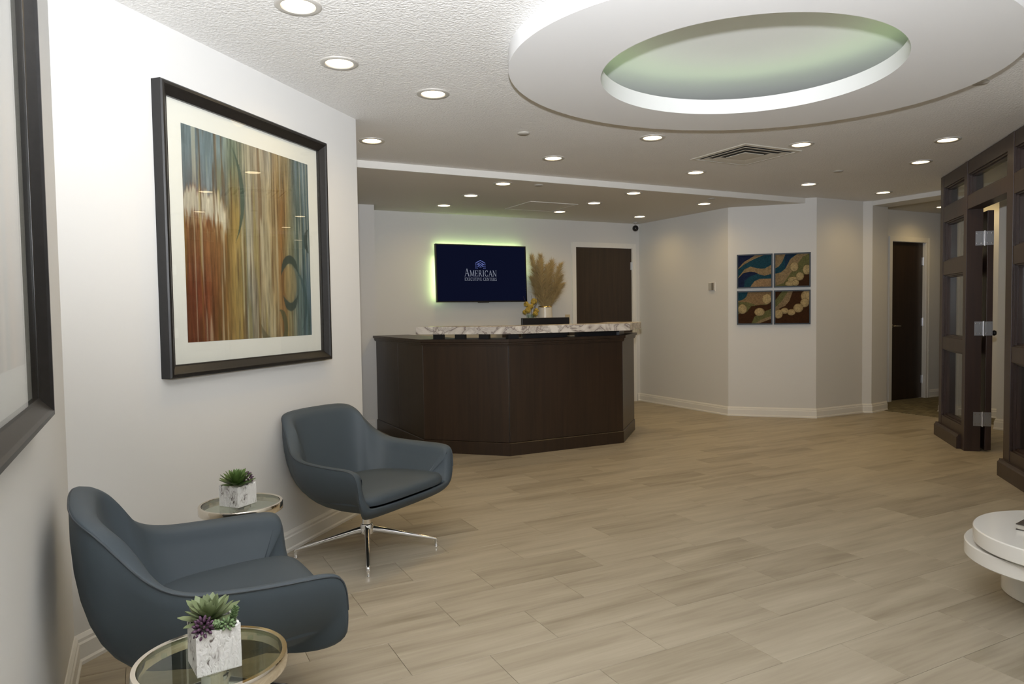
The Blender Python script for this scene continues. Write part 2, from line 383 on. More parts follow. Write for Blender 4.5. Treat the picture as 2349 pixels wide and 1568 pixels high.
# ------------------------------------------------------------------ walls
def wall(name, pts, z0=0.0, z1=2.5, t=0.1, side=-1, mat=None):
    b = MB(); b.strip(pts, [(0, z0), (t, z0), (t, z1), (0, z1)], side); return struct(name, b, mat or W_PAINT)
XL = -0.25
CORN = (XL, XL+3.14); WEND = (1.19, 4.33); PY = -2.53
wall('wall_near', [(XL, -1.2), CORN, WEND, (1.19-0.12, 4.33+0.12)], side=1)
wall('wall_left', [(1.12, 4.40), (1.12, 7.29), (2.175, 7.29), (2.175, 7.65)], side=1)
wall('wall_right', [(5.87, 7.75), (5.87, 6.03), (6.52, 5.38), (7.28, 5.38), (7.355, 5.315), (7.70, 5.37), (7.70, 5.80)], side=1)
hd = MB(); hd.box((7.52, 4.66, 2.455), (0.32, 1.35, 0.21)); struct('wall_header', hd, W_PAINT)
# back wall with its doorway
DX0, DX1, DZ = 4.875, 5.75, 2.02
bw = MB(); bw.box(((2.1+DX0)/2, 7.70, 1.25), (DX0-2.1, 0.1, 2.5)); bw.box(((5.95+DX1)/2, 7.70, 1.25), (5.95-DX1, 0.1, 2.5)); bw.box(((DX0+DX1)/2, 7.70, (DZ+2.5)/2), (DX1-DX0, 0.1, 2.5-DZ))
struct('wall_back', bw, W_PAINT)
# corridor beyond the opening
CX0, CX1, CZ = 8.395, 9.09, 2.03
cw = MB(); cw.box(((7.70+CX0)/2, 5.85, 1.25), (CX0-7.70, 0.1, 2.5)); cw.box(((10.3+CX1)/2, 5.85, 1.25), (10.3-CX1, 0.1, 2.5)); cw.box(((CX0+CX1)/2, 5.85, (CZ+2.5)/2), (CX1-CX0, 0.1, 2.5-CZ))
struct('wall_corridor', cw, W_PAINT)
ew = MB(); ew.box((9.2, 3.95, 1.25), (2.3, 2.0, 2.5)); struct('wall_corridor', ew, W_PAINT)
iw = MB(); iw.box((7.52, 3.2, 1.25), (0.32, 1.55, 2.5)); struct('wall_inner', iw, W_PAINT)
wall('wall_office', [(7.36, 2.43), (7.36, 0.4), (4.3, 0.4)], side=-1)
wall('wall_rear', [(4.80, 4.80+PY-0.06), (0.7, 0.7+PY-0.06), (0.7, -1.9), (XL-0.02, -1.2)], side=1)

BB = [(0, 0), (0.020, 0), (0.020, 0.012), (0.015, 0.020), (0.015, 0.072), (0.011, 0.079), (0.011, 0.090), (0.004, 0.104), (0, 0.104)]
def base(name, pts, side):
    b = MB(); b.strip(pts, BB, side); return struct(name, b, W_TRIM)
base('baseboard_near', [(XL, -1.2), CORN, WEND, (1.19-0.1, 4.43)], -1)
base('baseboard_left', [(1.12, 4.5), (1.12, 7.29), (2.135, 7.29)], -1)
base('baseboard_back', [(2.175, 7.65), (DX0-0.075, 7.65)], -1)
base('baseboard_right', [(DX1+0.075, 7.65), (5.87, 7.65), (5.87, 6.03), (6.52, 5.38), (7.28, 5.38), (7.355, 5.315), (7.70, 5.37)], -1)
base('baseboard_corridor', [(CX1+0.08, 5.80), (10.2, 5.80)], -1)
base('baseboard_corridor', [(10.2, 4.95), (8.05, 4.95), (8.05, 3.0)], -1)
base('baseboard_inner', [(7.68, 3.975), (7.36, 3.975), (7.36, 0.42)], -1)

# ------------------------------------------------------------------ doors
def casing(b, x0, x1, z1, y, wdt=0.06, t=0.014):
    for a, c in ((x0-wdt/2, 0), (x1+wdt/2, 0)):
        b.box((a, y-t/2, (z1+wdt)/2), (wdt, t, z1+wdt)); b.box((a-(wdt*.3 if a < (x0+x1)/2 else -wdt*.3), y-t*.8, (z1+wdt)/2), (wdt*.35, t*1.2, z1+wdt))
    b.box(((x0+x1)/2, y-t/2, z1+wdt/2), (x1-x0, t, wdt))
def slab_door(name, x0, x1, z1, y, hx, handle=None, inset=0.0):
    d = MB(); d.box(((x0+x1)/2, y+inset+0.0225, z1/2+0.003), (x1-x0-0.008, 0.045, z1-0.012))
    o = struct(name, d, DOORW, bevel=0.002)
    c = MB(); casing(c, x0, x1, z1, y); c.box((x0-0.006, y+0.05, z1/2), (0.02, 0.1, z1)); c.box((x1+0.006, y+0.05, z1/2), (0.02, 0.1, z1)); c.box(((x0+x1)/2, y+0.05, z1+0.006), (x1-x0, 0.1, 0.02))
    obj('casing', c, W_TRIM, o)
    for z in (0.25, 1.0, 1.79):
        h = MB(); h.tube([(hx, y+inset-0.008, z-0.055), (hx, y+inset-0.008, z+0.055)], 0.008, 10); h.box((hx, y+inset-0.002, z), (0.05, 0.004, 0.1)); obj('hinge', h, STEEL, o)
    if handle:
        h = MB(); s = 1 if handle < (x0+x1)/2 else -1
        h.lathe([(0, 0), (0.026, 0), (0.026, 0.006), (0, 0.006)], 20)
        T = Matrix.Translation((handle, y+inset, 0.96)) @ Matrix.Rotation(R(90), 4, 'X'); h.v = [tuple(T @ Vector(v)) for v in h.v]
        h.tube([(handle, y+inset, 0.96), (handle, y+inset-0.05, 0.96), (handle+s*0.02, y+inset-0.055, 0.96), (handle+s*0.11, y+inset-0.055, 0.958)], 0.008, 10)
        obj('lever_handle', h, NICKEL, o, smooth=40)
    return o
slab_door('door_1', DX0, DX1, DZ, 7.65, DX1, 4.945)
slab_door('door_2', CX0, CX1, CZ, 5.80, CX1, CX0+0.06, 0.04)

# ------------------------------------------------------------------ glazed wood partition on the right (runs at 45 degrees)
PT = thing('wall_glazed', '', ''); del PT['label'], PT['category']; PT['kind'] = 'structure'
PT.location = (6.53, 4.0, 0); PT.rotation_euler = (0, 0, R(225))     # local x runs toward the viewer along the wall, local -y... faces the lobby
# local frame: +x = along the wall toward the camera, +y = into the office behind it is -y -> see below
LOB = -1.0                                                         # lobby side is local -y
def pbox(name, x0, x1, z0, z1, y0=0.0, y1=0.12, mat=PARTW, parent=PT, bevel=0.003):
    b = MB(); b.box(((x0+x1)/2, (y0+y1)/2, (z0+z1)/2), (x1-x0, y1-y0, z1-z0)); return obj(name, b, mat, parent, bevel=bevel)
rows = [(0.20, 0.815), (0.925, 1.49), (1.615, 1.97), (2.11, 2.285)]
def lite(x0, x1, z0, z1, y0=0.0, y1=0.12, parent=PT, st=0.022):
    # stepped stops round a pane
    b = MB()
    for (d, ya, yb) in ((st*0.5, y0+0.018, y1-0.018), (st, y0+0.036, y1-0.036)):
        b.box((x0+d/2, (ya+yb)/2, (z0+z1)/2), (d, yb-ya, z1-z0)); b.box((x1-d/2, (ya+yb)/2, (z0+z1)/2), (d, yb-ya, z1-z0))
        b.box(((x0+x1)/2, (ya+yb)/2, z0+d/2), (x1-x0, yb-ya, d)); b.box(((x0+x1)/2, (ya+yb)/2, z1-d/2), (x1-x0, yb-ya, d))
    obj('glazing_stop', b, PARTW, parent)
    g = MB(); g.box(((x0+x1)/2, (y0+y1)/2, (z0+z1)/2), (x1-x0-st, 0.006, z1-z0-st)); obj('glass_pane', g, DGLASS, parent)
S0, S1, S2, S3, S4, S5, S6, S7 = -0.12, -0.03, 0.60, 0.68, 1.60, 1.72, 2.36, 2.46
for a, c in ((S0, S1), (S2, S3), (S4, S5), (S6, S7)): pbox('stile', a, c, 0.0, 2.395)
for a, c in ((S1, S2), (S5, S6)):
    for z0, z1 in ((0.0, 0.20), (0.815, 0.925), (1.49, 1.615), (1.97, 2.11), (2.285, 2.395)): pbox('rail', a, c, z0, z1, 0.004, 0.116)
    for z0, z1 in rows: lite(a, c, z0, z1)
for z0, z1 in ((2.0, 2.11), (2.285, 2.395)): pbox('rail', S3, S4, z0, z1, 0.004, 0.116)
lite(S3, S4, 2.11, 2.285)
for a, c in ((S0-0.02, S2-0.01), (S4-0.01, S7+0.01)):
    b = MB(); y = 0.0
    b.add([], []); P_ = [(0.02, 0), (-0.032, 0), (-0.032, 0.10), (-0.022, 0.108), (-0.018, 0.122), (0.02, 0.122)]
    k = len(P_); b.add([(a, q[0], q[1]) for q in P_] + [(c, q[0], q[1]) for q in P_], [tuple(range(k)), tuple(range(2*k-1, k-1, -1))] + [(i, (i+1)%k, k+(i+1)%k, k+i) for i in range(k)])
    obj('base_moulding', b, PARTW, PT)
# the near half of the double door, folded back flat against the inside of the left panel
DR = bpy.data.objects.new('door_3', None); COL.objects.link(DR); DR['kind'] = 'structure'
DR.location = PT.location; DR.rotation_euler = PT.rotation_euler
e0, e1, ya, yb = -0.18, 0.68, 0.150, 0.196
for a, c in ((e0, e0+0.11), (e1-0.11, e1)): pbox('stile', a, c, 0.012, 1.985, ya, yb, parent=DR)
drows = [(0.26, 0.80), (0.92, 1.47), (1.60, 1.86)]
for z0, z1 in ((0.012, 0.26), (0.80, 0.92), (1.47, 1.60), (1.86, 1.985)): pbox('rail', e0+0.11, e1-0.11, z0, z1, ya+0.003, yb-0.003, parent=DR)
for z0, z1 in drows:
    g = MB(); g.box(((e0+e1)/2, (ya+yb)/2, (z0+z1)/2), (e1-e0-0.2, 0.006, z1-z0+0.01)); obj('glass_pane', g, DGLASS, DR)
for z in (0.27, 1.02, 1.76):
    h = obj('hinge', (lambda b: (b.box((S3+0.003, 0.096, z), (0.004, 0.062, 0.115)), b.box((e1+0.003, 0.164, z), (0.004, 0.062, 0.115)), b.tube([(S3+0.008, 0.130, z-0.062), (S3+0.008, 0.130, z+0.062)], 0.006, 10), b)[-1])(MB()), STEEL, DR, smooth=40)
    s_ = MB()
    for yy in (0.078, 0.108, 0.152, 0.182):
        for zz in (-0.04, 0.04): s_.box((S3+0.006, yy, z+zz), (0.003, 0.008, 0.008))
    obj('screw', s_, BRUSHED, h)
k_ = MB(); k_.lathe([(0, 0), (0.018, 0.002), (0.024, 0.015), (0.018, 0.03), (0.01, 0.035), (0.01, 0.05), (0, 0.05)], 16)
k_.v = [(0.60+v[0], 0.196+0.05-v[2], 0.98+v[1]) for v in k_.v]; obj('door_knob', k_, BLACK, DR, smooth=40)

# ------------------------------------------------------------------ hanging ceiling ring
ring = thing('ceiling_ring', 'large white oval drop ceiling ring hung round a glowing recessed opening', 'ceiling ring', (2.6, 2.515, 2.324))
def loc_(b, o):
    b.v = [(v[0]-o.location[0], v[1]-o.location[1], v[2]-o.location[2]) for v in b.v]; return b
oo, ii = ell(OUT, 128), ell(INN, 128)
# start both loops at matching angles
def start(p, c): 
    k = min(range(len(p)), key=lambda i: abs(math.atan2(p[i][1]-c[1], p[i][0]-c[0]))); return p[k:]+p[:k]
oo, ii = start(oo, OUT[0]), start(ii, INN[0])
b = MB(); n = 128; zb, zt = 2.324, 2.404
vs = [(x, y, zb) for x, y in oo] + [(x, y, zt-0.001) for x, y in oo] + [(x, y, zt) for x, y in ii] + [(x, y, zb) for x, y in ii]
b.add(vs, [(k*n+i, k*n+(i+1)%n, ((k+1)%4)*n+(i+1)%n, ((k+1)%4)*n+i) for k in range(4) for i in range(n)])
obj('ring_body', loc_(b, ring), RING_W, ring, smooth=35)
b = MB(); hh = ell(HOLE, 96, 1.02); hw = ell(HOLE, 96, 1.75)
b.add([(x, y, ZC+0.061) for x, y in hh] + [(x, y, ZC+0.061) for x, y in hw] + [(x, y, 2.575) for x, y in hw], [(k*96+i, k*96+(i+1)%96, (k+1)*96+(i+1)%96, (k+1)*96+i) for k in range(2) for i in range(96)] + [tuple(range(192, 288))])
obj('recess_dome', loc_(b, ring), RING_W, ring, smooth=35)
b = MB(); led = ell(INN, 72, 1.12); b.tube([(x, y, 2.415) for x, y in led] + [(led[0][0], led[0][1], 2.415)], 0.008, 6, cap=False)
obj('light_strip', loc_(b, ring), LEDG, ring)

# ------------------------------------------------------------------ downlights
SPOT_D = bpy.data.lights.new('downlight_beam', 'SPOT'); SPOT_D.energy = LAMPW; SPOT_D.color = (1.0, 0.69, 0.27)
SPOT_D.spot_size = R(158); SPOT_D.spot_blend = 1.0; SPOT_D.shadow_soft_size = 0.05
def make_downlight():
    o = thing('downlight', '', 'ceiling light')
    sp = bpy.data.objects.new('lamp', SPOT_D); COL.objects.link(sp); sp.parent = o; sp.location = (0, 0, -0.012)
    b = MB(); b.lathe([(0.0885, 0.0), (0.0885, -0.004), (0.082, -0.008), (0.066, -0.006), (0.0625, -0.002), (0.0625, 0.0)], 40, closed=True); obj('trim_ring', b, TRIMR, o, smooth=40)
    b = MB(); b.lathe([(0.0, -0.0045), (0.045, -0.004), (0.0625, -0.002)], 32); obj('lens', b, LENS, o, smooth=60)
    return o
DL = [
 (0.567, 2.836, ZC, 'round recessed downlight cut by the top edge of the photo'),
 (0.862, 3.396, ZC, 'round recessed downlight on textured ceiling above the framed abstract painting'),
 (1.432, 3.655, ZC, 'round recessed downlight on textured ceiling just left of the hanging ring'),
 (1.432, 4.815, ZC, 'round recessed downlight beside the upper corner of the left wall end'),
 (2.865, 4.80, ZC, 'round downlight on textured ceiling between hanging ring and fascia, left of vent'),
 (3.158, 3.956, ZC, 'round downlight closest under the far edge of the hanging ring'),
 (4.305, 4.805, ZC, 'round downlight just beyond the square air vent toward the fascia'),
 (4.295, 3.68, ZC, 'round downlight touching the right corner of the square air vent'),
 (5.739, 4.83, ZC, 'round downlight on textured ceiling in front of the four felt panels'),
 (6.903, 4.87, ZC, 'round downlight on textured ceiling before the corridor opening'),
 (5.741, 3.717, ZC, 'farther of two downlights along the glazed wood partition'),
 (5.158, 3.141, ZC, 'nearer of two downlights along the glazed wood partition'),
 (2.86, 5.66, ZL, 'front left downlight on the lower ceiling over the reception desk'),
 (2.86, 6.355, ZL, 'middle downlight of the left row on the lower reception ceiling'),
 (2.86, 7.05, ZL, 'rear left downlight on the lower ceiling nearest the television wall'),
 (4.26, 5.63, ZL, 'front downlight of the middle row on the lower reception ceiling'),
 (4.26, 6.31, ZL, 'downlight right of the ceiling access panel on the lower ceiling'),
 (4.26, 7.01, ZL, 'downlight behind the ceiling access panel near the back wall'),
 (5.41, 5.91, ZL, 'downlight on the lower ceiling closest to the thermostat wall'),
 (5.40, 7.02, ZL, 'downlight on the lower ceiling beside the black security camera'),
]
d0 = make_downlight()
for i, (x, y, z, lb) in enumerate(DL):
    o = d0 if i == 0 else copy_tree(d0)
    o.location = (x, y, z); o['label'] = lb; o['group'] = 'recessed ceiling downlights'
for x, y in ((8.75, 5.38), (6.35, 2.35), (7.78, 4.45)):  # last one is an unseen lamp added to brighten the corridor behind the glass
    o = copy_tree(d0); o.location = (x, y, 2.42 if x > 7 else ZC); o['group'] = 'recessed ceiling downlights'
    o['label'] = 'round downlight in the corridor ceiling before the dark far door' if x > 8 else 'round downlight inside the office behind the glazed partition' if x < 7 else 'unseen corridor downlight added behind the header to brighten the view through the glass'

# sprinkler caps
def cap(x, y, z, lb):
    b = MB(); b.lathe([(0.0, -0.010), (0.036, -0.009), (0.041, -0.005), (0.041, 0.0)], 28)
    o = obj('sprinkler_cover', b, CAPM, smooth=40); o.location = (x, y, z); tag(o, lb, 'sprinkler cover', 'ceiling sprinkler covers')
cap(2.286, 4.211, ZC, 'round grey sprinkler cover under the left far side of the ring')
cap(5.436, 4.263, ZC, 'round grey sprinkler cover between two downlights right of the vent')
cap(3.997, 2.263, ZC, 'round grey sprinkler cover beside the right end of the ring')
cap(3.189, 5.602, ZL, 'round sprinkler cover on the lower ceiling left of the middle row')
cap(5.226, 5.603, ZL, 'round sprinkler cover on the lower ceiling near the right wall')

# air vent
vent = thing('air_vent', 'square four way metal air diffuser on the textured ceiling', 'air vent', (4.178, 4.112, ZC))
def sq_ring(b, r0_, z0_, r1_, z1_):
    vs = [(sx*r, sy*r, z) for r, z in ((r0_, z0_), (r1_, z1_)) for sx, sy in ((-1,-1),(1,-1),(1,1),(-1,1))]
    b.add(vs, [(i, (i+1)%4, 4+(i+1)%4, 4+i) for i in range(4)])
b = MB(); b.add([], [])
P_ = [(0.29, 0.0), (0.29, -0.006), (0.262, -0.010), (0.258, 0.0)]
for k in range(3): sq_ring(b, P_[k][0], P_[k][1], P_[k+1][0], P_[k+1][1])
obj('frame', b, VENT_M, vent)
b = MB(); b.box((0, 0, -0.0015), (0.52, 0.52, 0.002)); obj('duct_back', b, DUCT, vent)
for r_o, r_i in ((0.235, 0.19), (0.17, 0.13)):
    b = MB(); sq_ring(b, r_o, -0.012, r_i, -0.004); sq_ring(b, r_o, -0.010, r_i, -0.002); sq_ring(b, r_o, -0.012, r_o, -0.010); obj('louver', b, VENT_M, vent)
b = MB(); b.box((0, 0, -0.010), (0.2, 0.2, 0.005)); obj('centre_plate', b, VENT_M, vent, bevel=0.002)
# access panel
pan = thing('access_panel', 'flush square access panel in the lower ceiling', 'access panel', (3.862, 6.74, ZL))
b = MB(); b.strip([(-0.29,-0.29),(0.29,-0.29),(0.29,0.29),(-0.29,0.29)], [(0, 0), (0, -0.006), (0.016, -0.006), (0.016, 0)], 1, True); obj('frame', b, C_SMOOTH, pan)
b = MB(); b.box((0, 0, -0.002), (0.546, 0.546, 0.004)); obj('panel', b, C_SMOOTH, pan)
# security camera
sc_ = thing('security_camera', 'small black dome security camera hung in the back corner', 'security camera', (5.70, 7.50, ZL))
b = MB(); b.lathe([(0, 0), (0.035, 0), (0.035, -0.012), (0.01, -0.018), (0.01, -0.045), (0, -0.045)], 24); obj('mount', b, THERMO, sc_, smooth=40)
b = MB(); b.lathe([(0.0, -0.118), (0.018, -0.114), (0.034, -0.1), (0.04, -0.08), (0.034, -0.056), (0.018, -0.044), (0, -0.042)], 24); obj('camera_ball', b, BLACK, sc_, smooth=60)
# thermostat and switch plate
th = thing('thermostat', 'small square grey thermostat on the right side wall', 'thermostat', (5.87, 6.28, 1.47), R(-90))
b = MB(); b.box((0, -0.004, 0), (0.105, 0.008, 0.10)); obj('wall_plate', b, W_TRIM, th, bevel=0.002)
b = MB(); b.box((-0.02, -0.015, 0), (0.05, 0.016, 0.085)); obj('housing', b, THERMO, th, bevel=0.003)
b = MB(); b.box((0.026, -0.017, 0), (0.034, 0.02, 0.085)); obj('display', b, BRUSHED, th, bevel=0.002)
sw = thing('light_switch', 'ivory light switch plate on the wall left of the back door', 'light switch', (4.745, 7.65, 1.11))
b = MB(); b.box((0, -0.003, 0), (0.07, 0.006, 0.115)); obj('wall_plate', b, IVORY, sw, bevel=0.002)
b = MB(); b.box((0, -0.008, 0.004), (0.012, 0.012, 0.025)); obj('toggle', b, IVORY, sw)

# ------------------------------------------------------------------ painted surfaces (colour computed per vertex from noise)
def vnoise(x, y, seed=0):
    xi, yi = np.floor(x).astype(int), np.floor(y).astype(int); xf, yf = x-xi, y-yi
    def h(a, b_):
        q = (a*374761393 + b_*668265263 + seed*974711) & 0x7fffffff
        q = ((q ^ (q >> 13))*1274126177) & 0x7fffffff
        return ((q ^ (q >> 16)) & 0xffff)/65535.0
    u, v = xf*xf*(3-2*xf), yf*yf*(3-2*yf)
    return (h(xi, yi)*(1-u)+h(xi+1, yi)*u)*(1-v)+(h(xi, yi+1)*(1-u)+h(xi+1, yi+1)*u)*v
def fbm(x, y, seed=0, o=4):
    s = 0; a = 0.5
    for k in range(o): s = s+a*vnoise(x*2**k, y*2**k, seed+k*11); a *= 0.5
    return s
def sstep(a, b_, x): t = np.clip((x-a)/(b_-a), 0, 1); return t*t*(3-2*t)
def grid_panel(name, w_, h_, nx, ny, func, mat, parent=None, height=None):
    X, Y = np.meshgrid((np.arange(nx+1))/nx, (np.arange(ny+1))/ny)
    C = func(X, Y); Z = height(X, Y) if height else np.zeros_like(X)
    me = bpy.data.meshes.new(name)
    vs = np.stack([(X-0.5)*w_, -Z, (Y-0.5)*h_], -1).reshape(-1, 3)
    i = (np.arange(ny)[:, None]*(nx+1)+np.arange(nx)[None]).reshape(-1)
    fs = np.stack([i, i+1, i+nx+2, i+nx+1], 1)
    me.from_pydata(vs.tolist(), [], fs.tolist())
    at = me.color_attributes.new('paint', 'FLOAT_COLOR', 'POINT')
    rgba = np.ones((C.shape[0]*C.shape[1], 4), np.float32); rgba[:, :3] = lin(np.clip(C, 0, 255)).reshape(-1, 3)
    at.data.foreach_set('color', rgba.ravel()); me.materials.append(mat)
    me.polygons.foreach_set('use_smooth', [True]*len(me.polygons))
    o = bpy.data.objects.new(name, me); COL.objects.link(o)
    if parent: o.parent = parent
    return o
def mixc(C, c, m): return C*(1-m[..., None]) + np.array(c, float)*m[..., None]
def abstract(X, Y):
    wob = (fbm(X*9, Y*2.2, 3)-0.5)*0.05; x = X+wob
    stops_t = [(0, (112,126,120)), (.10, (104,128,136)), (.24, (110,128,120)), (.30, (136,146,128)), (.36, (110,124,104)), (.45, (150,142,118)), (.54, (168,152,126)), (.63, (164,156,140)), (.70, (158,134,92)), (.79, (132,116,82)), (.86, (98,112,110)), (.94, (104,126,134)), (1, (92,108,112))]
    stops_b = [(0, (106,52,28)), (.10, (134,62,36)), (.18, (128,74,38)), (.24, (142,96,48)), (.32, (160,126,62)), (.38, (164,136,70)), (.42, (142,142,128)), (.48, (156,142,118)), (.55, (160,140,104)), (.60, (182,166,128)), (.67, (168,140,92)), (.74, (150,104,52)), (.80, (152,140,98)), (.87, (110,124,118)), (.93, (86,106,106)), (1, (74,100,112))]
    def ramp(st, q): 
        p = [s[0] for s in st]; return np.stack([np.interp(q, p, [s[1][k] for s in st]) for k in range(3)], -1)
    t = sstep(0.55, 0.92, Y + (fbm(X*20, Y*1.5, 9)-0.5)*0.3 - 0.05*(X > .42))
    C = ramp(stops_b, x)*(1-t[..., None]) + ramp(stops_t, x)*t[..., None]
    left = 1-sstep(0.26, 0.34, x)
    jag = 0.715+0.06*(fbm(X*80, Y*4, 5)-0.5)+0.06*(vnoise(X*190, Y*3, 6)-0.5)-0.10*sstep(.2, .34, X)
    jagb = 0.60+0.10*(fbm(X*70, Y*5, 15)-0.5)+0.07*(vnoise(X*190, Y*6, 16)-0.5)-0.06*sstep(.15, .3, X)
    mblue = left*sstep(-.02, .03, Y-jag); C = mixc(C, (112,130,140), mblue*0.75)
    C = mixc(C, (204,196,172), left*sstep(-.012, .02, jag-Y)*sstep(-.02, .03, Y-jagb)*0.9)
    rust = left*sstep(-.02, .05, jagb-Y)*sstep(0.2, .5, Y); C = mixc(C, (150,104,56), rust*0.65); C = mixc(C, (186,164,120), left*sstep(-.03, .03, jagb-Y)*sstep(.10, .0, jagb-Y)*sstep(.4, .7, vnoise(X*120, Y*12, 17))*.8)
    # streaks
    st1 = fbm(X*70, Y*3, 21, 3); st2 = fbm(X*160, Y*7, 31, 3); st3 = vnoise(X*38, Y*2.2, 41)
    st4 = fbm(X*110, Y*14, 33, 3)
    C = C*(1+0.42*(st1-0.47)[..., None]+0.34*(st2-0.47)[..., None]+0.34*(st4-0.47)[..., None])
    C = mixc(C, (208,198,166), sstep(.70, .84, vnoise(X*95, Y*2.1, 51))*0.5*(X > .05))
    C = mixc(C, (150,128,44), sstep(.66, .86, st3)*0.4*sstep(.04, .3, 1-Y)*(1-sstep(.80, .86, X)))
    C = mixc(C, (92,58,28), sstep(.74, .88, vnoise(X*80, Y*2.7, 61))*0.5*(1-sstep(.80, .84, X)))
    C = mixc(C, (120,142,164), sstep(.62, .8, vnoise(X*60, Y*3, 71))*0.4*sstep(.82, .88, X))
    C = mixc(C, (60,80,66), sstep(.66, .82, vnoise(X*40, Y*2.2, 75))*0.4*sstep(.78, .86, X))
    def arc(cx, cy_, rx, ry, wd, a0, a1, col, m):
        nonlocal C
        dx, dy = (X-cx)/rx, (Y-cy_)/ry; rr = np.hypot(dx, dy); an = np.degrees(np.arctan2(dy, dx)) % 360
        lo, hi = a0 % 360, a1 % 360; ins = ((an >= lo) & (an <= hi)) if lo <= hi else ((an >= lo) | (an <= hi))
        mid = np.minimum((an-a0) % 360, (a1-an) % 360); taper = np.clip(mid/35.0, 0.05, 1)
        C = mixc(C, col, np.where(ins, sstep(0, .25, 1-np.abs(rr-1)/(wd*taper)), 0)*m)
    arc(0.80, 0.30, 0.085, 0.132, 0.20, 20, 165, (62,74,66), .85)
    arc(0.80, 0.285, 0.075, 0.12, 0.22, 205, 338, (60,74,68), .8)
    arc(0.74, 0.18, 0.21, 0.24, 0.075, -40, 62, (62,86,88), .65)
    arc(0.15, 0.72, 0.26, 0.36, 0.07, -40, 45, (62,84,74), .75)
    arc(0.68, 0.05, 0.07, 0.10, 0.28, -70, 80, (84,88,60), .75)
    arc(0.62, 0.10, 0.09, 0.12, 0.22, 190, 290, (90,84,62), .6)
    arc(1.02, 0.55, 0.06, 0.08, 0.3, 120, 240, (58,70,66), .8)
    C = mixc(C, (196,150,70), sstep(.9, 1.0, 1-np.hypot((X-.80)/.075, (Y-.29)/.11))*0.0)
    e = np.hypot((X-.80)/.068, (Y-.295)/.112); C = mixc(C, (178,144,84), (1-sstep(.8, 1, e))*0.55*(0.6+0.8*(st4-.2)))
    gy = C.mean(-1, keepdims=True); return (C*0.80+gy*0.20)*0.92
def pale(X, Y):  # pale tones put the washing-out by reflections into the print colours
    C = np.zeros(X.shape+(3,))+np.array((188, 176, 162))
    s = fbm(X*24, Y*1.2, 8, 4); C = C*(1+0.30*(s-.5)[..., None])
    C = mixc(C, (160,166,170), sstep(.5, .8, vnoise(X*9, Y*.8, 4))*.5); C = mixc(C, (196,168,140), sstep(.5, .85, vnoise(X*11, Y*.7, 14))*.5)
    return C
def framed_art(name, label, loc, rz, W_, fw_, matw, func, gy=(1.0, 1.0)):
    # local: x along the wall, -y out of the wall, z up; origin at the centre on the wall
    o = thing(name, label, 'framed art', loc, rz); h = W_/2; i_ = h-fw_
    PR = [(0, -0.001), (0, 0.045), (0.006, 0.050), (0.016, 0.050), (0.022, 0.044), (fw_-0.006, 0.026), (fw_, 0.024), (fw_, 0.001)]
    sides = {'top': ((-1, 1), (1, 1)), 'right': ((1, 1), (1, -1)), 'bottom': ((1, -1), (-1, -1)), 'left': ((-1, -1), (-1, 1))}
    for k, (p, q) in sides.items():
        b = MB(); m = len(PR)
        for (sx, sz) in (p, q):
            b.v += [(sx*(h-d), -y, sz*(h-d)) for d, y in PR]
        b.f = [(j, (j+1)%m, m+(j+1)%m, m+j) for j in range(m)] + [tuple(range(m)), tuple(range(2*m-1, m-1, -1))]
        obj('frame_side', b, FRAMEB, o)
    b = MB(); b.box((0, -0.006, 0), (2*i_+0.01, 0.008, 2*i_+0.01)); obj('mat_board', b, MAT_W, o)
    pw = 2*(i_-matw); g = grid_panel('print', pw*gy[0], pw*gy[1], 200, 260, func, PRINT, o); g.location = (0, -0.0108, 0)
    b = MB(); b.box((0, -0.0225, 0), (2*i_+0.004, 0.002, 2*i_+0.004)); obj('glass_pane', b, PGLASS, o)
    return o
A0, A1 = 0.058, 0.905; ac = (A0+A1)/2
framed_art('framed_painting', 'black framed abstract painting with blue and ochre streaks on the angled white wall', (ac, ac+3.14, 1.565), R(45), 1.195, 0.052, 0.088, abstract)
framed_art('framed_print', 'black framed print with a reflection wash in its colours on the near left wall, cut by the photo edge', (XL, 1.48, 1.575), R(90), 1.195, 0.052, 0.088, pale)

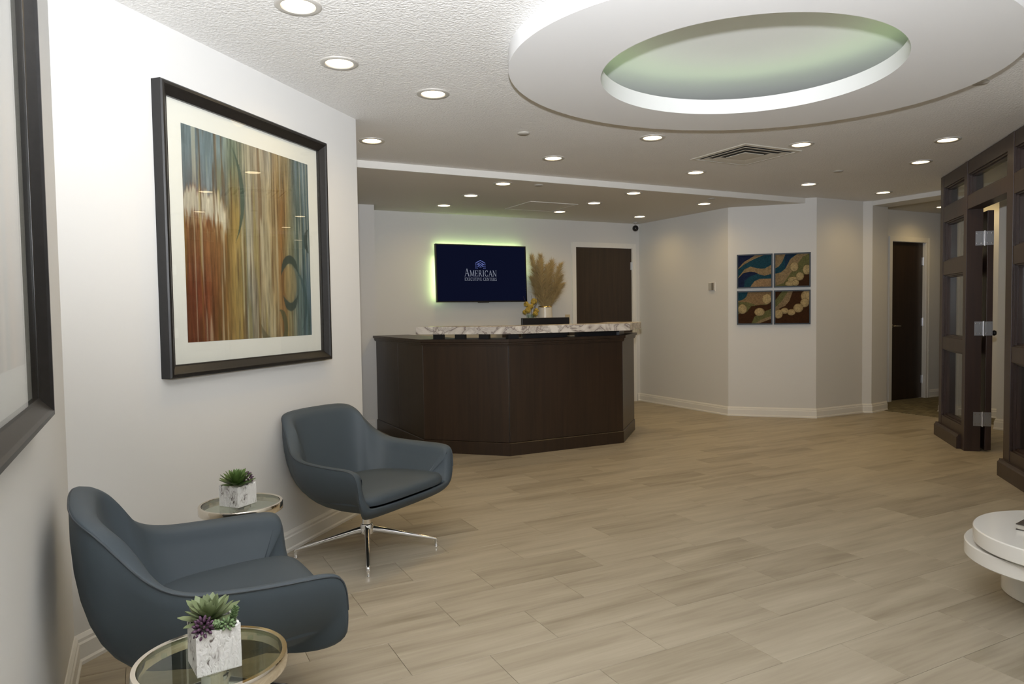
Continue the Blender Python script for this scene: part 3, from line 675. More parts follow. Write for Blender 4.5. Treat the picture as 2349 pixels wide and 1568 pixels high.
# four felt panels on the diagonal wall
BE, GR, BR, NV, TE, CRM = (128,110,82), (92,92,58), (56,34,18), (24,34,62), (26,62,76), (160,142,104)
def curve(X, pts): return np.interp(X, [p[0] for p in pts], [p[1] for p in pts])
def inv(Y, pts): return np.interp(Y, [p[1] for p in pts], [p[0] for p in pts])
def sm(m): return m.astype(float)
def balls(C, H, X, Y, lst):
    for cx, cy_, rx, ry in lst:
        e = np.hypot((X-cx)/rx, (Y-cy_)/ry); m = sm(e < 1)
        C = mixc(C, CRM, m*(0.88+0.12*(1-e)).clip(0, 1)); C = mixc(C, (96,80,52), sm((e > .93) & (e < 1.03))*.6)
        H = np.where(e < 1, 0.010*np.sqrt(np.clip(1-e*e, 0, 1))+0.002, H)
    return C, H
def fA(X, Y):
    C = np.zeros(X.shape+(3,))+np.array(TE); H = np.zeros_like(X)
    u1 = curve(X, [(0,.60),(.18,.80),(.4,.93),(.55,1.02),(1,1.3)]); l1 = curve(X, [(0,.57),(.2,.73),(.5,.89),(.78,1.0),(1,1.1)])
    u2 = curve(X, [(0,.31),(.2,.57),(.38,.65),(.6,.58),(.8,.57),(1,.68)]); l2 = curve(X, [(0,.28),(.15,.44),(.35,.49),(.5,.47),(.65,.39),(.8,.35),(1,.39)])
    C = mixc(C, NV, sm(Y > u1)); m = (Y <= u1) & (Y >= l1); C = mixc(C, BE, sm(m)); H = np.where(m, .003, H)
    m = (Y <= u2) & (Y >= l2); C = mixc(C, BE, sm(m)); H = np.where(m, .003, H)
    nvb = inv(Y, [(.18,0),(.2,.2),(.35,.33),(.6,.42),(1,.5)]); C = mixc(C, NV, sm((Y < l2) & (X < nvb)))
    m = Y < curve(X, [(0,-1),(.36,-.05),(.42,.08),(.5,.18),(.65,.25),(1,.25)]); C = mixc(C, (136,112,84), sm(m)); H = np.where(m, .003, H)
    return C, H
def fB(X, Y):
    C = np.zeros(X.shape+(3,))+np.array(BE); H = np.zeros_like(X)+.001
    a = curve(X, [(0,.57),(.1,.62),(.2,.75),(.3,1.0),(1,2)]); c = curve(X, [(0,.40),(.15,.43),(.3,.55),(.45,.85),(.65,1.0),(1,1.2)])
    m = (Y < a) & (Y > c); C = mixc(C, TE, sm(m)); C = mixc(C, NV, sm(m & (X > .28) & (Y > c+.02))*.6)
    g = curve(X, [(0,.02),(.25,.1),(.45,.4),(.6,.6),(.8,.9),(1,1)]); C = mixc(C, GR, sm((Y < g) & (Y < c)))
    C = mixc(C, BE, sm((Y < g-.28) & (X < .62))*.0)
    C = mixc(C, BR, sm(Y < curve(X, [(0,-1),(.62,-.05),(.72,.2),(.85,.35),(1,.36)])))
    return balls(C, H, X, Y, [(.56,.60,.125,.15),(.93,.5,.12,.155),(.53,.2,.16,.095),(.43,.075,.14,.085),(.60,.10,.10,.10),(.73,.3,.115,.13)])
def fC(X, Y):
    C = np.zeros(X.shape+(3,))+np.array((122,100,72)); H = np.zeros_like(X)+.001
    C = mixc(C, GR, sm(Y < curve(X, [(0,.70),(.3,.68),(.55,.58),(1,.62)])))
    C = mixc(C, TE, sm(np.hypot(X/.29, (Y-1)/.27) < 1)); C = mixc(C, BR, sm(Y < curve(X, [(0,.30),(.25,.35),(.4,.55),(.6,.58),(.85,.58),(1,.68)])))
    C = mixc(C, GR, sm(Y < curve(X, [(0,-1),(.40,-.02),(.5,.22),(.8,.38),(1,.46)])))
    C = mixc(C, BE, sm(Y < curve(X, [(0,-1),(.52,0),(.7,.12),(1,.23)]))); C = mixc(C, BR, sm(Y < curve(X, [(0,-1),(.64,0),(1,.14)])))
    return balls(C, H, X, Y, [(.13,.46,.14,.155),(.87,.77,.14,.165),(.65,.36,.155,.13)])
def fD(X, Y):
    C = np.zeros(X.shape+(3,))+np.array(BR); H = np.zeros_like(X)
    bl = curve(X, [(0,.72),(.2,1.0),(1,2)]); gl = curve(X, [(0,.50),(.2,.70),(.38,1.0),(1,2)]); be = curve(X, [(0,.38),(.12,.46),(.3,.55),(.42,.70),(.52,1.0),(1,2.2)])
    C = mixc(C, GR, sm((Y < bl) & (Y >= gl))); C = mixc(C, (122,104,78), sm((Y < gl) & (Y >= be)))
    return balls(C, H, X, Y, [(.93,.84,.17,.19),(.87,.63,.13,.14),(.68,.47,.145,.14),(.48,.34,.12,.10),(.28,.385,.12,.095),(.10,.29,.125,.145)])
def wool(f):
    def col(X, Y):
        C, _ = f(X, Y); q = fbm(X*45, Y*45, 5, 3); return C*(1+.5*(q-.47))[..., None]
    return col
ARTS = [(-1, 1, fA, 'upper left felt panel with teal waves and beige bands'), (1, 1, fB, 'upper right felt panel with one blue stream and cream pebbles'),
        (-1, -1, fC, 'lower left felt panel with three separate cream pebbles on brown'), (1, -1, fD, 'lower right felt panel with a chain of cream pebbles on dark brown')]
DGC = Vector((6.207, 5.693))
for sx, sz, f, lb in ARTS:
    d = 0.195*sx
    o = thing('felt_panel', lb, 'wall art', (DGC.x+d*0.7071, DGC.y-d*0.7071, 1.421+0.203*sz), R(-45), 'four square felt panels')
    h = 0.188
    b = MB(); b.strip([(-h,-h),(h,-h),(h,h),(-h,h)], [(0, 0.0), (0, 0.03), (0.014, 0.03), (0.014, 0.0)], 1, True)
    b.v = [(v[0], -v[2], v[1]) for v in b.v]; obj('frame', b, BLUEFR, o)
    b = MB(); b.box((0, -0.006, 0), (2*h-0.02, 0.012, 2*h-0.02)); obj('backing_board', b, BLUEFR, o)
    g = grid_panel('felt_picture', 2*h-0.027, 2*h-0.027, 90, 90, wool(f), WOOL, o, height=lambda X, Y, f=f: f(X, Y)[1]); g.location = (0, -0.0135, 0)

# ------------------------------------------------------------------ television
tv = thing('television', 'wall mounted flat television with a navy logo screen and green backlight', 'television', (3.532, 7.65, 1.663))
TX, TZ = 1.158, 0.662
TM = Matrix.Translation((0, -0.095, 0)) @ Matrix.Rotation(R(-2.0), 4, 'X')
def tvb(b): b.v = [tuple(TM @ Vector(v)) for v in b.v]; return b
b = MB(); b.box((0, 0.018, 0), (TX, 0.034, TZ)); obj('back_shell', tvb(b), BLACK, tv, bevel=0.004)
b = MB(); b.strip([(-TX/2,-TZ/2),(TX/2,-TZ/2),(TX/2,TZ/2),(-TX/2,TZ/2)], [(0, 0.0), (0, 0.006), (0.012, 0.006), (0.012, 0.0)], 1, True); b.v = [(v[0], -v[2], v[1]) for v in b.v]
b.box((0, -0.002, -TZ/2+0.0), (0.14, 0.012, 0.016)); obj('bezel', tvb(b), BLACK, tv)
b = MB(); b.box((0, -0.001, 0.0), (TX-0.02, 0.004, TZ-0.02)); scr = obj('screen', tvb(b), SCREEN, tv)
b = MB(); b.box((0, 0.06, 0.0), (0.4, 0.06, 0.3)); obj('wall_bracket', b, BLACK, tv)
b = MB(); x_, z_ = TX/2-0.03, TZ/2-0.03
b.box((-x_, 0.040, -0.06), (0.012, 0.006, 2*z_-0.12)); b.box((0, 0.040, z_), (2*x_, 0.006, 0.012)); b.box((x_, 0.040, 0.1), (0.012, 0.006, z_))
obj('light_strip', tvb(b), LEDT, tv)
# lettering drawn as strokes: thin and thick stems with slab serifs
def glyph(ch):
    k, K, s = 0.05, 0.125, 0.045
    def bar(x0, y0, x1, y1, wd): return ([(x0, y0), (x1, y1)], wd)
    def ser(x, y, w_=0.3): return ([(x-w_/2, y), (x+w_/2, y)], s)
    def arcp(cx, cy_, rx, ry, a0, a1, wd, n_=12): return ([(cx+rx*math.cos(R(a0+(a1-a0)*i/n_)), cy_+ry*math.sin(R(a0+(a1-a0)*i/n_))) for i in range(n_+1)], wd)
    lo, hi = s/2, 1-s/2
    g = {
     'A': (0.86, [bar(.12,0,.42,1,k), bar(.42,1,.74,0,K), bar(.22,.36,.62,.36,k), ser(.12,lo,.24), ser(.74,lo,.28)]),
     'M': (1.06, [bar(.16,0,.18,1,k), bar(.18,1,.52,.05,K), bar(.52,.05,.86,1,k), bar(.88,0,.86,1,K), ser(.15,lo,.26), ser(.89,lo,.3), ser(.14,hi,.22), ser(.9,hi,.22)]),
     'E': (0.74, [bar(.2,0,.2,1,K), bar(.1,hi,.64,hi,s), bar(.1,lo,.66,lo,s), bar(.2,.52,.5,.52,k), bar(.63,.76,.63,1,k), bar(.65,0,.65,.26,k), bar(.5,.4,.5,.64,k)]),
     'R': (0.86, [bar(.2,0,.2,1,K), arcp(.36,.74,.22,.24,-90,90,.1), bar(.1,hi,.38,hi,s), bar(.2,.5,.38,.5,k), bar(.4,.5,.72,.02,K), ser(.2,lo,.3), bar(.68,lo,.82,lo,s)]),
     'I': (0.44, [bar(.22,0,.22,1,K), ser(.22,lo,.34), ser(.22,hi,.34)]),
     'C': (0.84, [arcp(.46,.5,.34,.48,48,312,.10,20), bar(.7,.7,.7,.98,k), bar(.7,.06,.7,.3,k), arcp(.40,.5,.27,.42,120,240,.11)]),
     'N': (0.92, [bar(.16,0,.16,1,k), bar(.14,1,.76,0,K), bar(.76,0,.76,1,k), ser(.16,lo,.26), ser(.14,hi,.24), ser(.76,hi,.26)]),
     'X': (0.84, [bar(.12,1,.68,0,K), bar(.66,1,.14,0,k), ser(.14,lo,.26), ser(.68,lo,.28), ser(.12,hi,.28), ser(.66,hi,.24)]),
     'U': (0.90, [bar(.2,.3,.2,1,K), bar(.72,.3,.72,1,k), arcp(.46,.32,.26,.3,180,360,.09), ser(.2,hi,.32), ser(.72,hi,.26)]),
     'T': (0.80, [bar(.4,0,.4,1,K), bar(.06,hi,.74,hi,s), bar(.07,.78,.07,1,k), bar(.73,.78,.73,1,k), ser(.4,lo,.34)]),
     'V': (0.84, [bar(.12,1,.42,0,K), bar(.42,0,.72,1,k), ser(.12,hi,.28), ser(.72,hi,.24)]),
     'S': (0.68, [arcp(.34,.74,.22,.23,30,240,.09), arcp(.34,.26,.23,.23,60,-150,.1), bar(.34,.54,.38,.46,.13), bar(.56,.74,.56,.98,k), bar(.1,.02,.1,.26,k)]),
    }
    return g.get(ch, (0.42, []))
def text_mesh(txt, x0, x1, zb, H, caps1=1.0):
    wd = [glyph(c)[0]*(caps1 if i == 0 else 1) for i, c in enumerate(txt)]; tot = sum(wd); sx = (x1-x0)/tot
    b = MB(); x = x0
    for i, c in enumerate(txt):
        adv, strokes = glyph(c); hh_ = H*(caps1 if i == 0 else 1); sxx = sx*(caps1 if i == 0 else 1)
        for pl, wdt in strokes:
            for (p, q) in zip(pl[:-1], pl[1:]):
                P = Vector((x+p[0]*sxx, zb+p[1]*hh_)); Q = Vector((x+q[0]*sxx, zb+q[1]*hh_)); d = (Q-P)
                if d.length < 1e-7: continue
                d.normalize(); nn = Vector((-d.y, d.x))*(wdt*sxx/2); y = -0.0045
                b.add([(P.x-nn.x, y, P.y-nn.y), (Q.x-nn.x, y, Q.y-nn.y), (Q.x+nn.x, y, Q.y+nn.y), (P.x+nn.x, y, P.y+nn.y)], [(0, 1, 2, 3)])
        x += wd[i]*sx
    return b
t1 = tvb(text_mesh('AMERICAN', -0.232, 0.182, -0.035, 0.070, 1.25)); obj('lettering', t1, SCREEN_T, scr, fix=False)
t2 = tvb(text_mesh('EXECUTIVE CENTERS', -0.232, 0.182, -0.085, 0.036)); obj('lettering', t2, SCREEN_T, scr, fix=False)
lg = MB(); cx = -0.025
for k, (hw, zt_) in enumerate(((0.062, 0.155), (0.045, 0.130), (0.028, 0.105), (0.011, 0.082))):
    for s in (-1, 1):
        dz = hw*0.5; lg.add([(cx, -0.0045, zt_), (cx+s*hw, -0.0045, zt_-dz), (cx+s*hw, -0.0045, zt_-dz-0.0085), (cx, -0.0045, zt_-0.0085)], [(0, 1, 2, 3)])
for k in range(4):
    for j in range(4-k):
        xx, zz = 0.059-0.017*k, 0.107-0.022*j-0.002*k
        if zz < 0.045: continue
        for s in (-1, 1): lg.box((cx+s*xx, -0.0045, zz), (0.008, 0.001, 0.010))
obj('emblem', tvb(lg), SCREEN_B, scr, fix=False)

# ------------------------------------------------------------------ reception desk
desk = thing('reception_desk', 'dark wood faceted reception desk with two tiers of counter', 'reception desk', (3.2, 6.2, 0))
def dl(b): return loc_(b, desk)
FP = [(2.155, 7.27), (2.155, 5.865), (2.71, 5.31), (3.88, 5.31), (4.40, 5.83), (4.40, 6.60)]
def seg(a, c, t0_, t1_):
    a, c = Vector(a), Vector(c); d = (c-a); return (a+d*t0_, a+d*t1_)
def panel(p, q, z0, z1, t=0.028, out=0.0):
    p, q = Vector(p), Vector(q); d = (q-p).normalized(); nn = Vector((-d.y, d.x))   # inward
    g = 0.0025
    a, c = p+d*g+nn*(-out), q-d*g+nn*(-out)
    b = MB(); b.prism([a, c, c+nn*t, a+nn*t], z0, z1); obj('front_panel', dl(b), DESKW, desk, bevel=0.002)
panel((2.155, 7.265), (2.155, 6.555), 0.112, 0.93); panel((2.155, 6.555), (2.155, 5.865), 0.112, 0.93)
panel(FP[1], FP[2], 0.112, 0.93); panel(FP[2], FP[3], 0.112, 0.93); panel(FP[3], FP[4], 0.112, 0.93); panel(FP[4], FP[5], 0.112, 0.93)
b = MB(); b.strip(FP, [(0.03, 0.0), (-0.006, 0.0), (-0.006, 0.103), (0.0, 0.109), (0.03, 0.109)], 1); obj('kick_base', dl(b), DESKW, desk)
b = MB(); b.strip(FP, [(0.06, 0.02), (0.032, 0.02), (0.032, 0.93), (0.06, 0.93)], 1); obj('carcass', dl(b), DESKW, desk)
b = MB(); b.strip(FP, [(0.05, 0.931), (-0.012, 0.931), (-0.012, 0.940), (-0.018, 0.944), (-0.018, 0.958), (-0.03, 0.963), (-0.03, 0.986), (0.36, 0.986), (0.36, 0.950), (0.05, 0.950)], 1); obj('counter_top', dl(b), DESKW, desk)
b = MB(); b.strip([(2.3, 7.2), (2.3, 5.92), (2.77, 5.45), (3.82, 5.45), (4.26, 5.89), (4.26, 6.55)], [(0.0, 0.70), (0.0, 0.735), (0.7, 0.735), (0.7, 0.70)], 1); obj('work_surface', dl(b), DESKW, desk)
LP = [(2.135, 5.885), (2.71, 5.31), (3.88, 5.31), (4.41, 5.84)]
b = MB(); b.strip(LP, [(-0.075, 1.030), (-0.075, 1.095), (0.28, 1.095), (0.28, 1.030)], 1); obj('marble_ledge', dl(b), MARBLE, desk, bevel=0.003)
def sup(x, y, rz, l, mat=BLACK, d=0.05): 
    b = MB(); b.box((x, y, 1.008), (l, d, 0.044), rz); obj('ledge_support_and_backing', dl(b), mat, desk)
for t_ in (0.16, 0.42, 0.70):
    p = seg(FP[1], FP[2], t_, t_)[0]; sup(p.x+0.05, p.y+0.05, R(-45), 0.09)
sup(2.78, 5.37, 0, 0.10); sup(3.12, 5.40, 0, 0.42); sup(3.65, 5.40, 0, 0.42);  # long strips are added backing, standing in for dark things seen through the gap
p = seg(FP[3], FP[4], 0.35, 0.35)[0]; sup(p.x-0.05, p.y+0.05, R(45), 0.3)

# monitor on the desk
mon = thing('computer_monitor', 'black computer monitor seen from behind over the marble ledge', 'monitor', (3.46, 5.98, 0.735), 0)
b = MB(); b.box((0, 0, 0.275), (0.525, 0.03, 0.285)); obj('casing', b, BLACK, mon, bevel=0.004)
b = MB(); b.box((0, 0.017, 0.275), (0.505, 0.003, 0.265)); obj('screen', b, SCREEN, mon)
b = MB(); b.box((0, 0.0, 0.08), (0.06, 0.03, 0.13)); b.box((0, 0.02, 0.006), (0.22, 0.18, 0.012)); obj('stand', b, BLACK, mon)

# credenza against the back wall with the vases on it
cr = thing('credenza', 'tall dark wood credenza behind the desk carrying the two vases', 'cabinet', (4.25, 7.42, 0))
b = MB(); b.box((0, 0, 0.5), (0.9, 0.36, 1.0)); obj('body', b, DESKW, cr)
b = MB(); b.box((0, -0.005, 1.015), (0.94, 0.4, 0.03)); obj('top', b, DESKW, cr, bevel=0.003)
for s in (-1, 1):
    b = MB(); b.box((s*0.224, -0.19, 0.52), (0.44, 0.02, 0.9)); d = obj('door', b, DESKW, cr, bevel=0.002)
    b = MB(); b.tube([(s*0.03, -0.2, 0.5), (s*0.03, -0.225, 0.5), (s*0.03, -0.225, 0.62), (s*0.03, -0.2, 0.62)], 0.005, 8); obj('handle', b, BRUSHED, d)
va = thing('pampas_vase', 'white ceramic vase of tall dried pampas plumes by the back door', 'vase', (4.265, 7.38, 1.03))
b = MB(); b.lathe([(0, 0), (0.084, 0.0), (0.092, 0.006), (0.090, 0.08), (0.086, 0.17), (0.083, 0.235), (0.077, 0.235), (0.079, 0.17), (0.08, 0.02), (0, 0.02)], 36); obj('vase_body', b, CERAMIC, va, smooth=40)
b = MB(); b.lathe([(0.0835, 0.228), (0.085, 0.236), (0.080, 0.243), (0.076, 0.236)], 36, closed=True); obj('gold_rim', b, GOLD, va, smooth=50)
def plume(base_, tip, wid, seed):
    rr = random.Random(seed); b = MB(); p0, p1 = Vector(base_), Vector(tip); ax = (p1-p0)
    an = ax.normalized()
    for i in range(900):
        t = 0.04+0.96*rr.random()**0.75; c = p0+ax*t; spread = wid*(math.sin(math.pi*min(1, t*0.74+0.2))**0.6)
        a = rr.uniform(0, 2*math.pi); out = Vector((math.cos(a), math.sin(a)*0.7, 0))
        k1 = rr.uniform(.3, 1)
        mid = c+out*spread*0.55*k1+an*rr.uniform(.03, .06); q = c+out*spread*1.25*k1+an*rr.uniform(.05, .10)+Vector((0, 0, -0.02*k1))
        wv = Vector((rr.uniform(-1, 1), rr.uniform(-1, 1), 0)).normalized()*0.0016
        b.add([c-wv, c+wv, mid+wv, q, mid-wv], [(0, 1, 2, 4), (4, 2, 3)])
    b.tube([p0, p1], [0.003, 0.001], 5); return b
for i, (tx, ty, tz, wd) in enumerate(((-0.155, 0.02, 0.81, 0.062), (-0.10, -0.05, 0.74, 0.075), (-0.035, 0.03, 0.82, 0.069), (0.02, -0.04, 0.7, 0.075), (0.115, 0.02, 0.76, 0.075), (0.20, -0.03, 0.72, 0.075), (0.235, 0.03, 0.58, 0.069), (-0.14, 0.04, 0.56, 0.069), (0.19, -0.06, 0.48, 0.062))):
    obj('plume', plume((tx*0.12, ty*0.12, 0.2), (tx, ty, tz), wd*1.9, i), PAMPAS, va, fix=False)
fv = thing('yellow_flowers', 'small glass of yellow flowers and twigs left of the pampas vase', 'flowers', (4.035, 7.31, 1.03))
b = MB(); b.lathe([(0, 0), (0.045, 0.0), (0.05, 0.01), (0.055, 0.15), (0.052, 0.15), (0.047, 0.012), (0, 0.012)], 24); obj('glass', b, CLEAR, fv, smooth=40)
for i, (x, y, z, r) in enumerate(((-0.05, -0.02, 0.20, .045), (0.04, -0.03, 0.155, .045), (-0.01, 0.0, 0.245, .05), (0.05, 0.02, 0.30, .05), (-0.085, 0, 0.175, .035), (0.06, -0.02, 0.19, .04), (-0.055, 0.01, 0.27, .04))):
    b = MB(); rr = random.Random(i)
    for k in range(26):
        u = Vector((rr.gauss(0, 1), rr.gauss(0, 1), rr.gauss(0, 1))).normalized(); v = u.orthogonal().normalized(); w_ = u.cross(v)
        c = Vector((x, y, z))+u*r*0.55; s = r*0.42
        b.add([c-v*s, c+w_*s, c+v*s, c-w_*s, c+u*s*0.7], [(0, 1, 4), (1, 2, 4), (2, 3, 4), (3, 0, 4), (3, 2, 1, 0)])
    obj('flower_head', b, YELLOW, fv)
for i, p in enumerate(((-0.10, 0.0, 0.36), (0.02, 0.02, 0.37), (0.09, 0.0, 0.35), (0.055, -0.02, 0.39))):
    b = MB(); b.tube([(p[0]*.1, p[1]*.1, 0.02), (p[0]*.55, p[1]*.5, 0.2), (p[0]*.8+.01, p[1], 0.29), p], [.003, .0028, .0024, .0015], 5); obj('twig', b, TWIG, fv)

# ------------------------------------------------------------------ lounge chairs
def catmull(P, n):
    P = [Vector(p) for p in P]; k = len(P); o = []
    for i in range(n):
        u = i*k/n; j = int(u); t = u-j; a, b_, c, d = P[(j-1)%k], P[j%k], P[(j+1)%k], P[(j+2)%k]
        o.append(0.5*((2*b_)+(c-a)*t+(2*a-5*b_+4*c-d)*t*t+(3*b_-a-3*c+d)*t**3))
    return o
def resample(P, n):
    k = len(P); Ls = [0]
    for i in range(k): Ls.append(Ls[-1]+(P[(i+1)%k]-P[i]).length)
    o = []; j = 0
    for i in range(n):
        s = Ls[-1]*i/n
        while Ls[j+1] < s: j += 1
        t = (s-Ls[j])/max(1e-9, Ls[j+1]-Ls[j]); o.append(P[j].lerp(P[(j+1)%k], t))
    return o
HALF = [(0.306, 0.10, 0.326), (0.304, 0.20, 0.328), (0.300, 0.285, 0.333), (0.293, 0.332, 0.348), (0.289, 0.352, 0.376), (0.286, 0.361, 0.415), (0.280, 0.366, 0.470), (0.262, 0.369, 0.504), (0.218, 0.371, 0.516),
        (0.12, 0.372, 0.518), (0.0, 0.366, 0.521), (-0.10, 0.352, 0.529), (-0.165, 0.332, 0.549), (-0.215, 0.306, 0.586), (-0.258, 0.283, 0.634), (-0.298, 0.265, 0.682), (-0.330, 0.238, 0.711), (-0.350, 0.185, 0.724), (-0.360, 0.10, 0.728)]
RIM = HALF + [(-0.362, 0.0, 0.729)] + [(x, -y, z) for x, y, z in HALF[::-1]] + [(0.306, 0.0, 0.326)]
def ss(a, c, x): t = min(1, max(0, (x-a)/(c-a))); return t*t*(3-2*t)
def chair_shell():
    n = 200; rim = resample(catmull(RIM, 1200), n); m = MB(); prof = []
    zb = 0.228; T = 13; Z = Vector((0, 0, 1))
    for i, p in enumerate(rim):
        f_ = Vector((p.x, p.y, 0)); sg = 1 if p.y >= 0 else -1
        hz = 0.272+0.070*ss(0.33, 0.50, p.z)-0.03*ss(0.54, 0.72, p.z)+0.02*ss(0.0, 0.27, p.x)*ss(0.36, 0.45, p.z)
        c0 = Vector((0, 0, zb)); c1 = f_*0.64+Z*(zb+0.001); c2 = f_*(1.0+0.03*ss(0.5, 0.7, p.z))+Z*hz
        pr = p-Z*0.006; col = []
        for k in range(T+1):
            t = k/T; col.append(c0*(1-t)**3+c1*3*t*(1-t)**2+c2*3*t*t*(1-t)+pr*t**3)
        # thickness direction: across the arms, back over the front lip, toward the sitter on the backrest
        wl = ss(0.335, 0.27, abs(p.y))*ss(0.15, 0.25, p.x); wb = ss(-0.08, -0.30, p.x)
        inn = Vector((0, -sg, 0))*(1-wb)+Vector((-p.x*1.3, -p.y*0.9, 0)).normalized()*wb
        inn = (inn*(1-wl)+Vector((-1, 0, 0))*wl).normalized()
        wv = ss(0.225, 0.27, p.x)*ss(0.50, 0.46, p.z)*(1-wl)
        drop = (-Z*(1-wv)+Vector((-1, 0, 0))*wv).normalized()
        th = 0.052+0.014*wb-0.022*wl
        col += [p+inn*0.002+drop*0.002, p+inn*0.006, p+inn*(th*0.45)+drop*0.002, p+inn*(th*0.72)+drop*0.009, p+inn*(th*0.92)+drop*0.022, p+inn*th+drop*0.042]
        q1 = col[-1].copy(); q1.z = max(q1.z, 0.300); col[-1] = q1
        q2 = Vector((f_.x*0.56, f_.y*0.62, 0.318))
        q2 = q2*(1-wl)+Vector((q1.x*0.9, q1.y*0.9, 0.300))*wl
        mid = Vector((q1.x*0.45+q2.x*0.55, q1.y*0.4+q2.y*0.6, q1.z*0.35+q2.z*0.65))
        for k in range(1, 9):
            t = k/8; col.append(q1*(1-t)**2+mid*2*t*(1-t)+q2*t*t)
        col += [Vector((q2.x*0.8, q2.y*0.8, 0.292)), Vector((0, 0, 0.290))]
        prof.append(col)
    k = len(prof[0]); vs = [p for c in prof for p in c]
    m.add(vs, [(i*k+j, ((i+1)%n)*k+j, ((i+1)%n)*k+j+1, i*k+j+1) for i in range(n) for j in range(k-1)])
    return m, rim
def cushion():
    # rounded seat pad, domed top, projecting slightly at the front
    n, m = 72, MB(); P = []
    K = [(0.308, 0.0), (0.306, 0.13), (0.298, 0.225), (0.27, 0.282), (0.20, 0.305), (0.05, 0.302), (-0.07, 0.282), (-0.15, 0.23), (-0.195, 0.14), (-0.205, 0.0)]
    loop = K + [(x, -y) for x, y in K[-2:0:-1]]
    pl = resample([Vector((p.x, p.y, 0)) for p in catmull([(x, y, 0) for x, y in loop], 400)], n)
    lv = [(0.0, 0.305, 0), (0.66, 0.307, 1), (0.90, 0.321, 1), (0.99, 0.327, 1), (1.0, 0.340, 1), (0.992, 0.356, 1), (0.965, 0.369, 1), (0.87, 0.379, 1), (0.6, 0.386, 1), (0.3, 0.389, 1), (0.0, 0.390, 0)]
    vs = [(p.x*s+0.03*(1-s), p.y*s, z+0.010*(p.x*s)/0.3) for (s, z, _) in lv for p in pl]
    m.add(vs, [(a*n+j, a*n+(j+1)%n, (a+1)*n+(j+1)%n, (a+1)*n+j) for a in range(len(lv)-1) for j in range(n)])
    return m
def make_chair(label):
    o = thing('lounge_chair', label, 'chair', group='grey blue swivel lounge chairs')
    sm_, rim = chair_shell(); obj('shell', sm_, VINYL, o, smooth=50)
    obj('seat_cushion', cushion(), VINYL, o, smooth=60)
    b = MB(); pts = [p+Vector((p.x, p.y, 0)).normalized()*0.0005-Vector((0, 0, 0.0045)) for p in rim]
    pts = [p for p in pts if p.z > 0.40]; 
    k = max(range(len(pts)), key=lambda i: (pts[i]-pts[i-1]).length); pts = pts[k:]+pts[:k]
    b.tube(pts, 0.0022, 6); obj('edge_seam', b, SEAM, o, smooth=60)
    b = MB(); b.lathe([(0, 0.236), (0.028, 0.236), (0.028, 0.212), (0.024, 0.209), (0.024, 0.150), (0.030, 0.148), (0.034, 0.14), (0.034, 0.100), (0.028, 0.094), (0, 0.094)], 28); obj('column', b, CHROME, o, smooth=40)
    b = MB(); b.lathe([(0, 0.240), (0.031, 0.240), (0.031, 0.216), (0, 0.216)], 24); obj('collar', b, BLACK, o, smooth=40)
    return o
def leg_mesh():
    b = MB(); S = [(0.026, 0.118, 0.016, 0.020), (0.06, 0.112, 0.014, 0.017), (0.2, 0.078, 0.012, 0.012), (0.33, 0.046, 0.010, 0.008), (0.352, 0.040, 0.009, 0.007), (0.360, 0.030, 0.008, 0.006)]
    vs = []
    for x, z, hw, hh_ in S:
        for q in range(10):
            a = 2*math.pi*q/10; vs.append((x, hw*math.cos(a), z+hh_*math.sin(a)))
    b.add(vs, [(i*10+j, i*10+(j+1)%10, (i+1)*10+(j+1)%10, (i+1)*10+j) for i in range(len(S)-1) for j in range(10)]+[tuple(range(9, -1, -1)), tuple(range(50, 60))])
    return b
def add_legs(o, ang):
    for k in range(4):
        g = obj('leg', leg_mesh(), CHROME, o, smooth=50); g.rotation_euler = (0, 0, ang+k*math.pi/2)
        f_ = MB(); f_.lathe([(0, 0.0), (0.009, 0.0), (0.010, 0.003), (0.0085, 0.006), (0.0085, 0.038), (0, 0.040)], 16, c=(0.352, 0, 0)); ft = obj('glide', f_, CHROME, g, smooth=40)
C1 = make_chair('near lounge chair seen from the side, by the potted table in front')
C1.location = (0.166, 2.27, 0); C1.rotation_euler = (0, 0, R(4)); 
C2 = copy_tree(C1); C2['label'] = 'farther lounge chair facing the viewer on chrome legs beside the wall end'
C2.location = (0.982, 3.545, 0); C2.rotation_euler = (0, 0, R(-58))
add_legs(C1, R(-19)); add_legs(C2, R(-105.3)-C2.rotation_euler.z)

# ------------------------------------------------------------------ drink tables and succulents
def make_table():
    o = thing('drink_table', '', 'side table', group='round glass drink tables')
    b = MB(); b.lathe([(0.1535, 0.497), (0.1535, 0.472), (0.152, 0.470), (0.143, 0.470), (0.141, 0.472), (0.141, 0.496), (0.1425, 0.5), (0.152, 0.5)], 72, closed=True); obj('rim_band', b, NICKEL, o, smooth=40)
    b = MB(); b.lathe([(0, 0.490), (0.1405, 0.490), (0.1405, 0.4985), (0, 0.4985)], 64); obj('glass_top', b, TGLASS, o, smooth=40)
    for q in (45, 135, 225, 315):
        b = MB(); b.lathe([(0, 0.482), (0.006, 0.482), (0.006, 0.490), (0, 0.490)], 12, c=(0.125*math.cos(R(q)), 0.125*math.sin(R(q)), 0)); obj('bumper', b, CLEAR, o, smooth=40)
    b = MB(); b.lathe([(0, 0.4895), (0.036, 0.4895), (0.036, 0.482), (0.023, 0.470), (0, 0.470)], 32); obj('mount_plate', b, CHROME, o, smooth=40)
    b = MB(); b.lathe([(0, 0.470), (0.022, 0.470), (0.022, 0.012), (0, 0.012)], 28); obj('post', b, CHROME, o, smooth=40)
    b = MB(); b.lathe([(0, 0), (0.125, 0.0), (0.127, 0.004), (0.125, 0.010), (0.04, 0.014), (0.026, 0.03), (0, 0.03)], 56); obj('base_plate', b, CHROME, o, smooth=40)
    return o
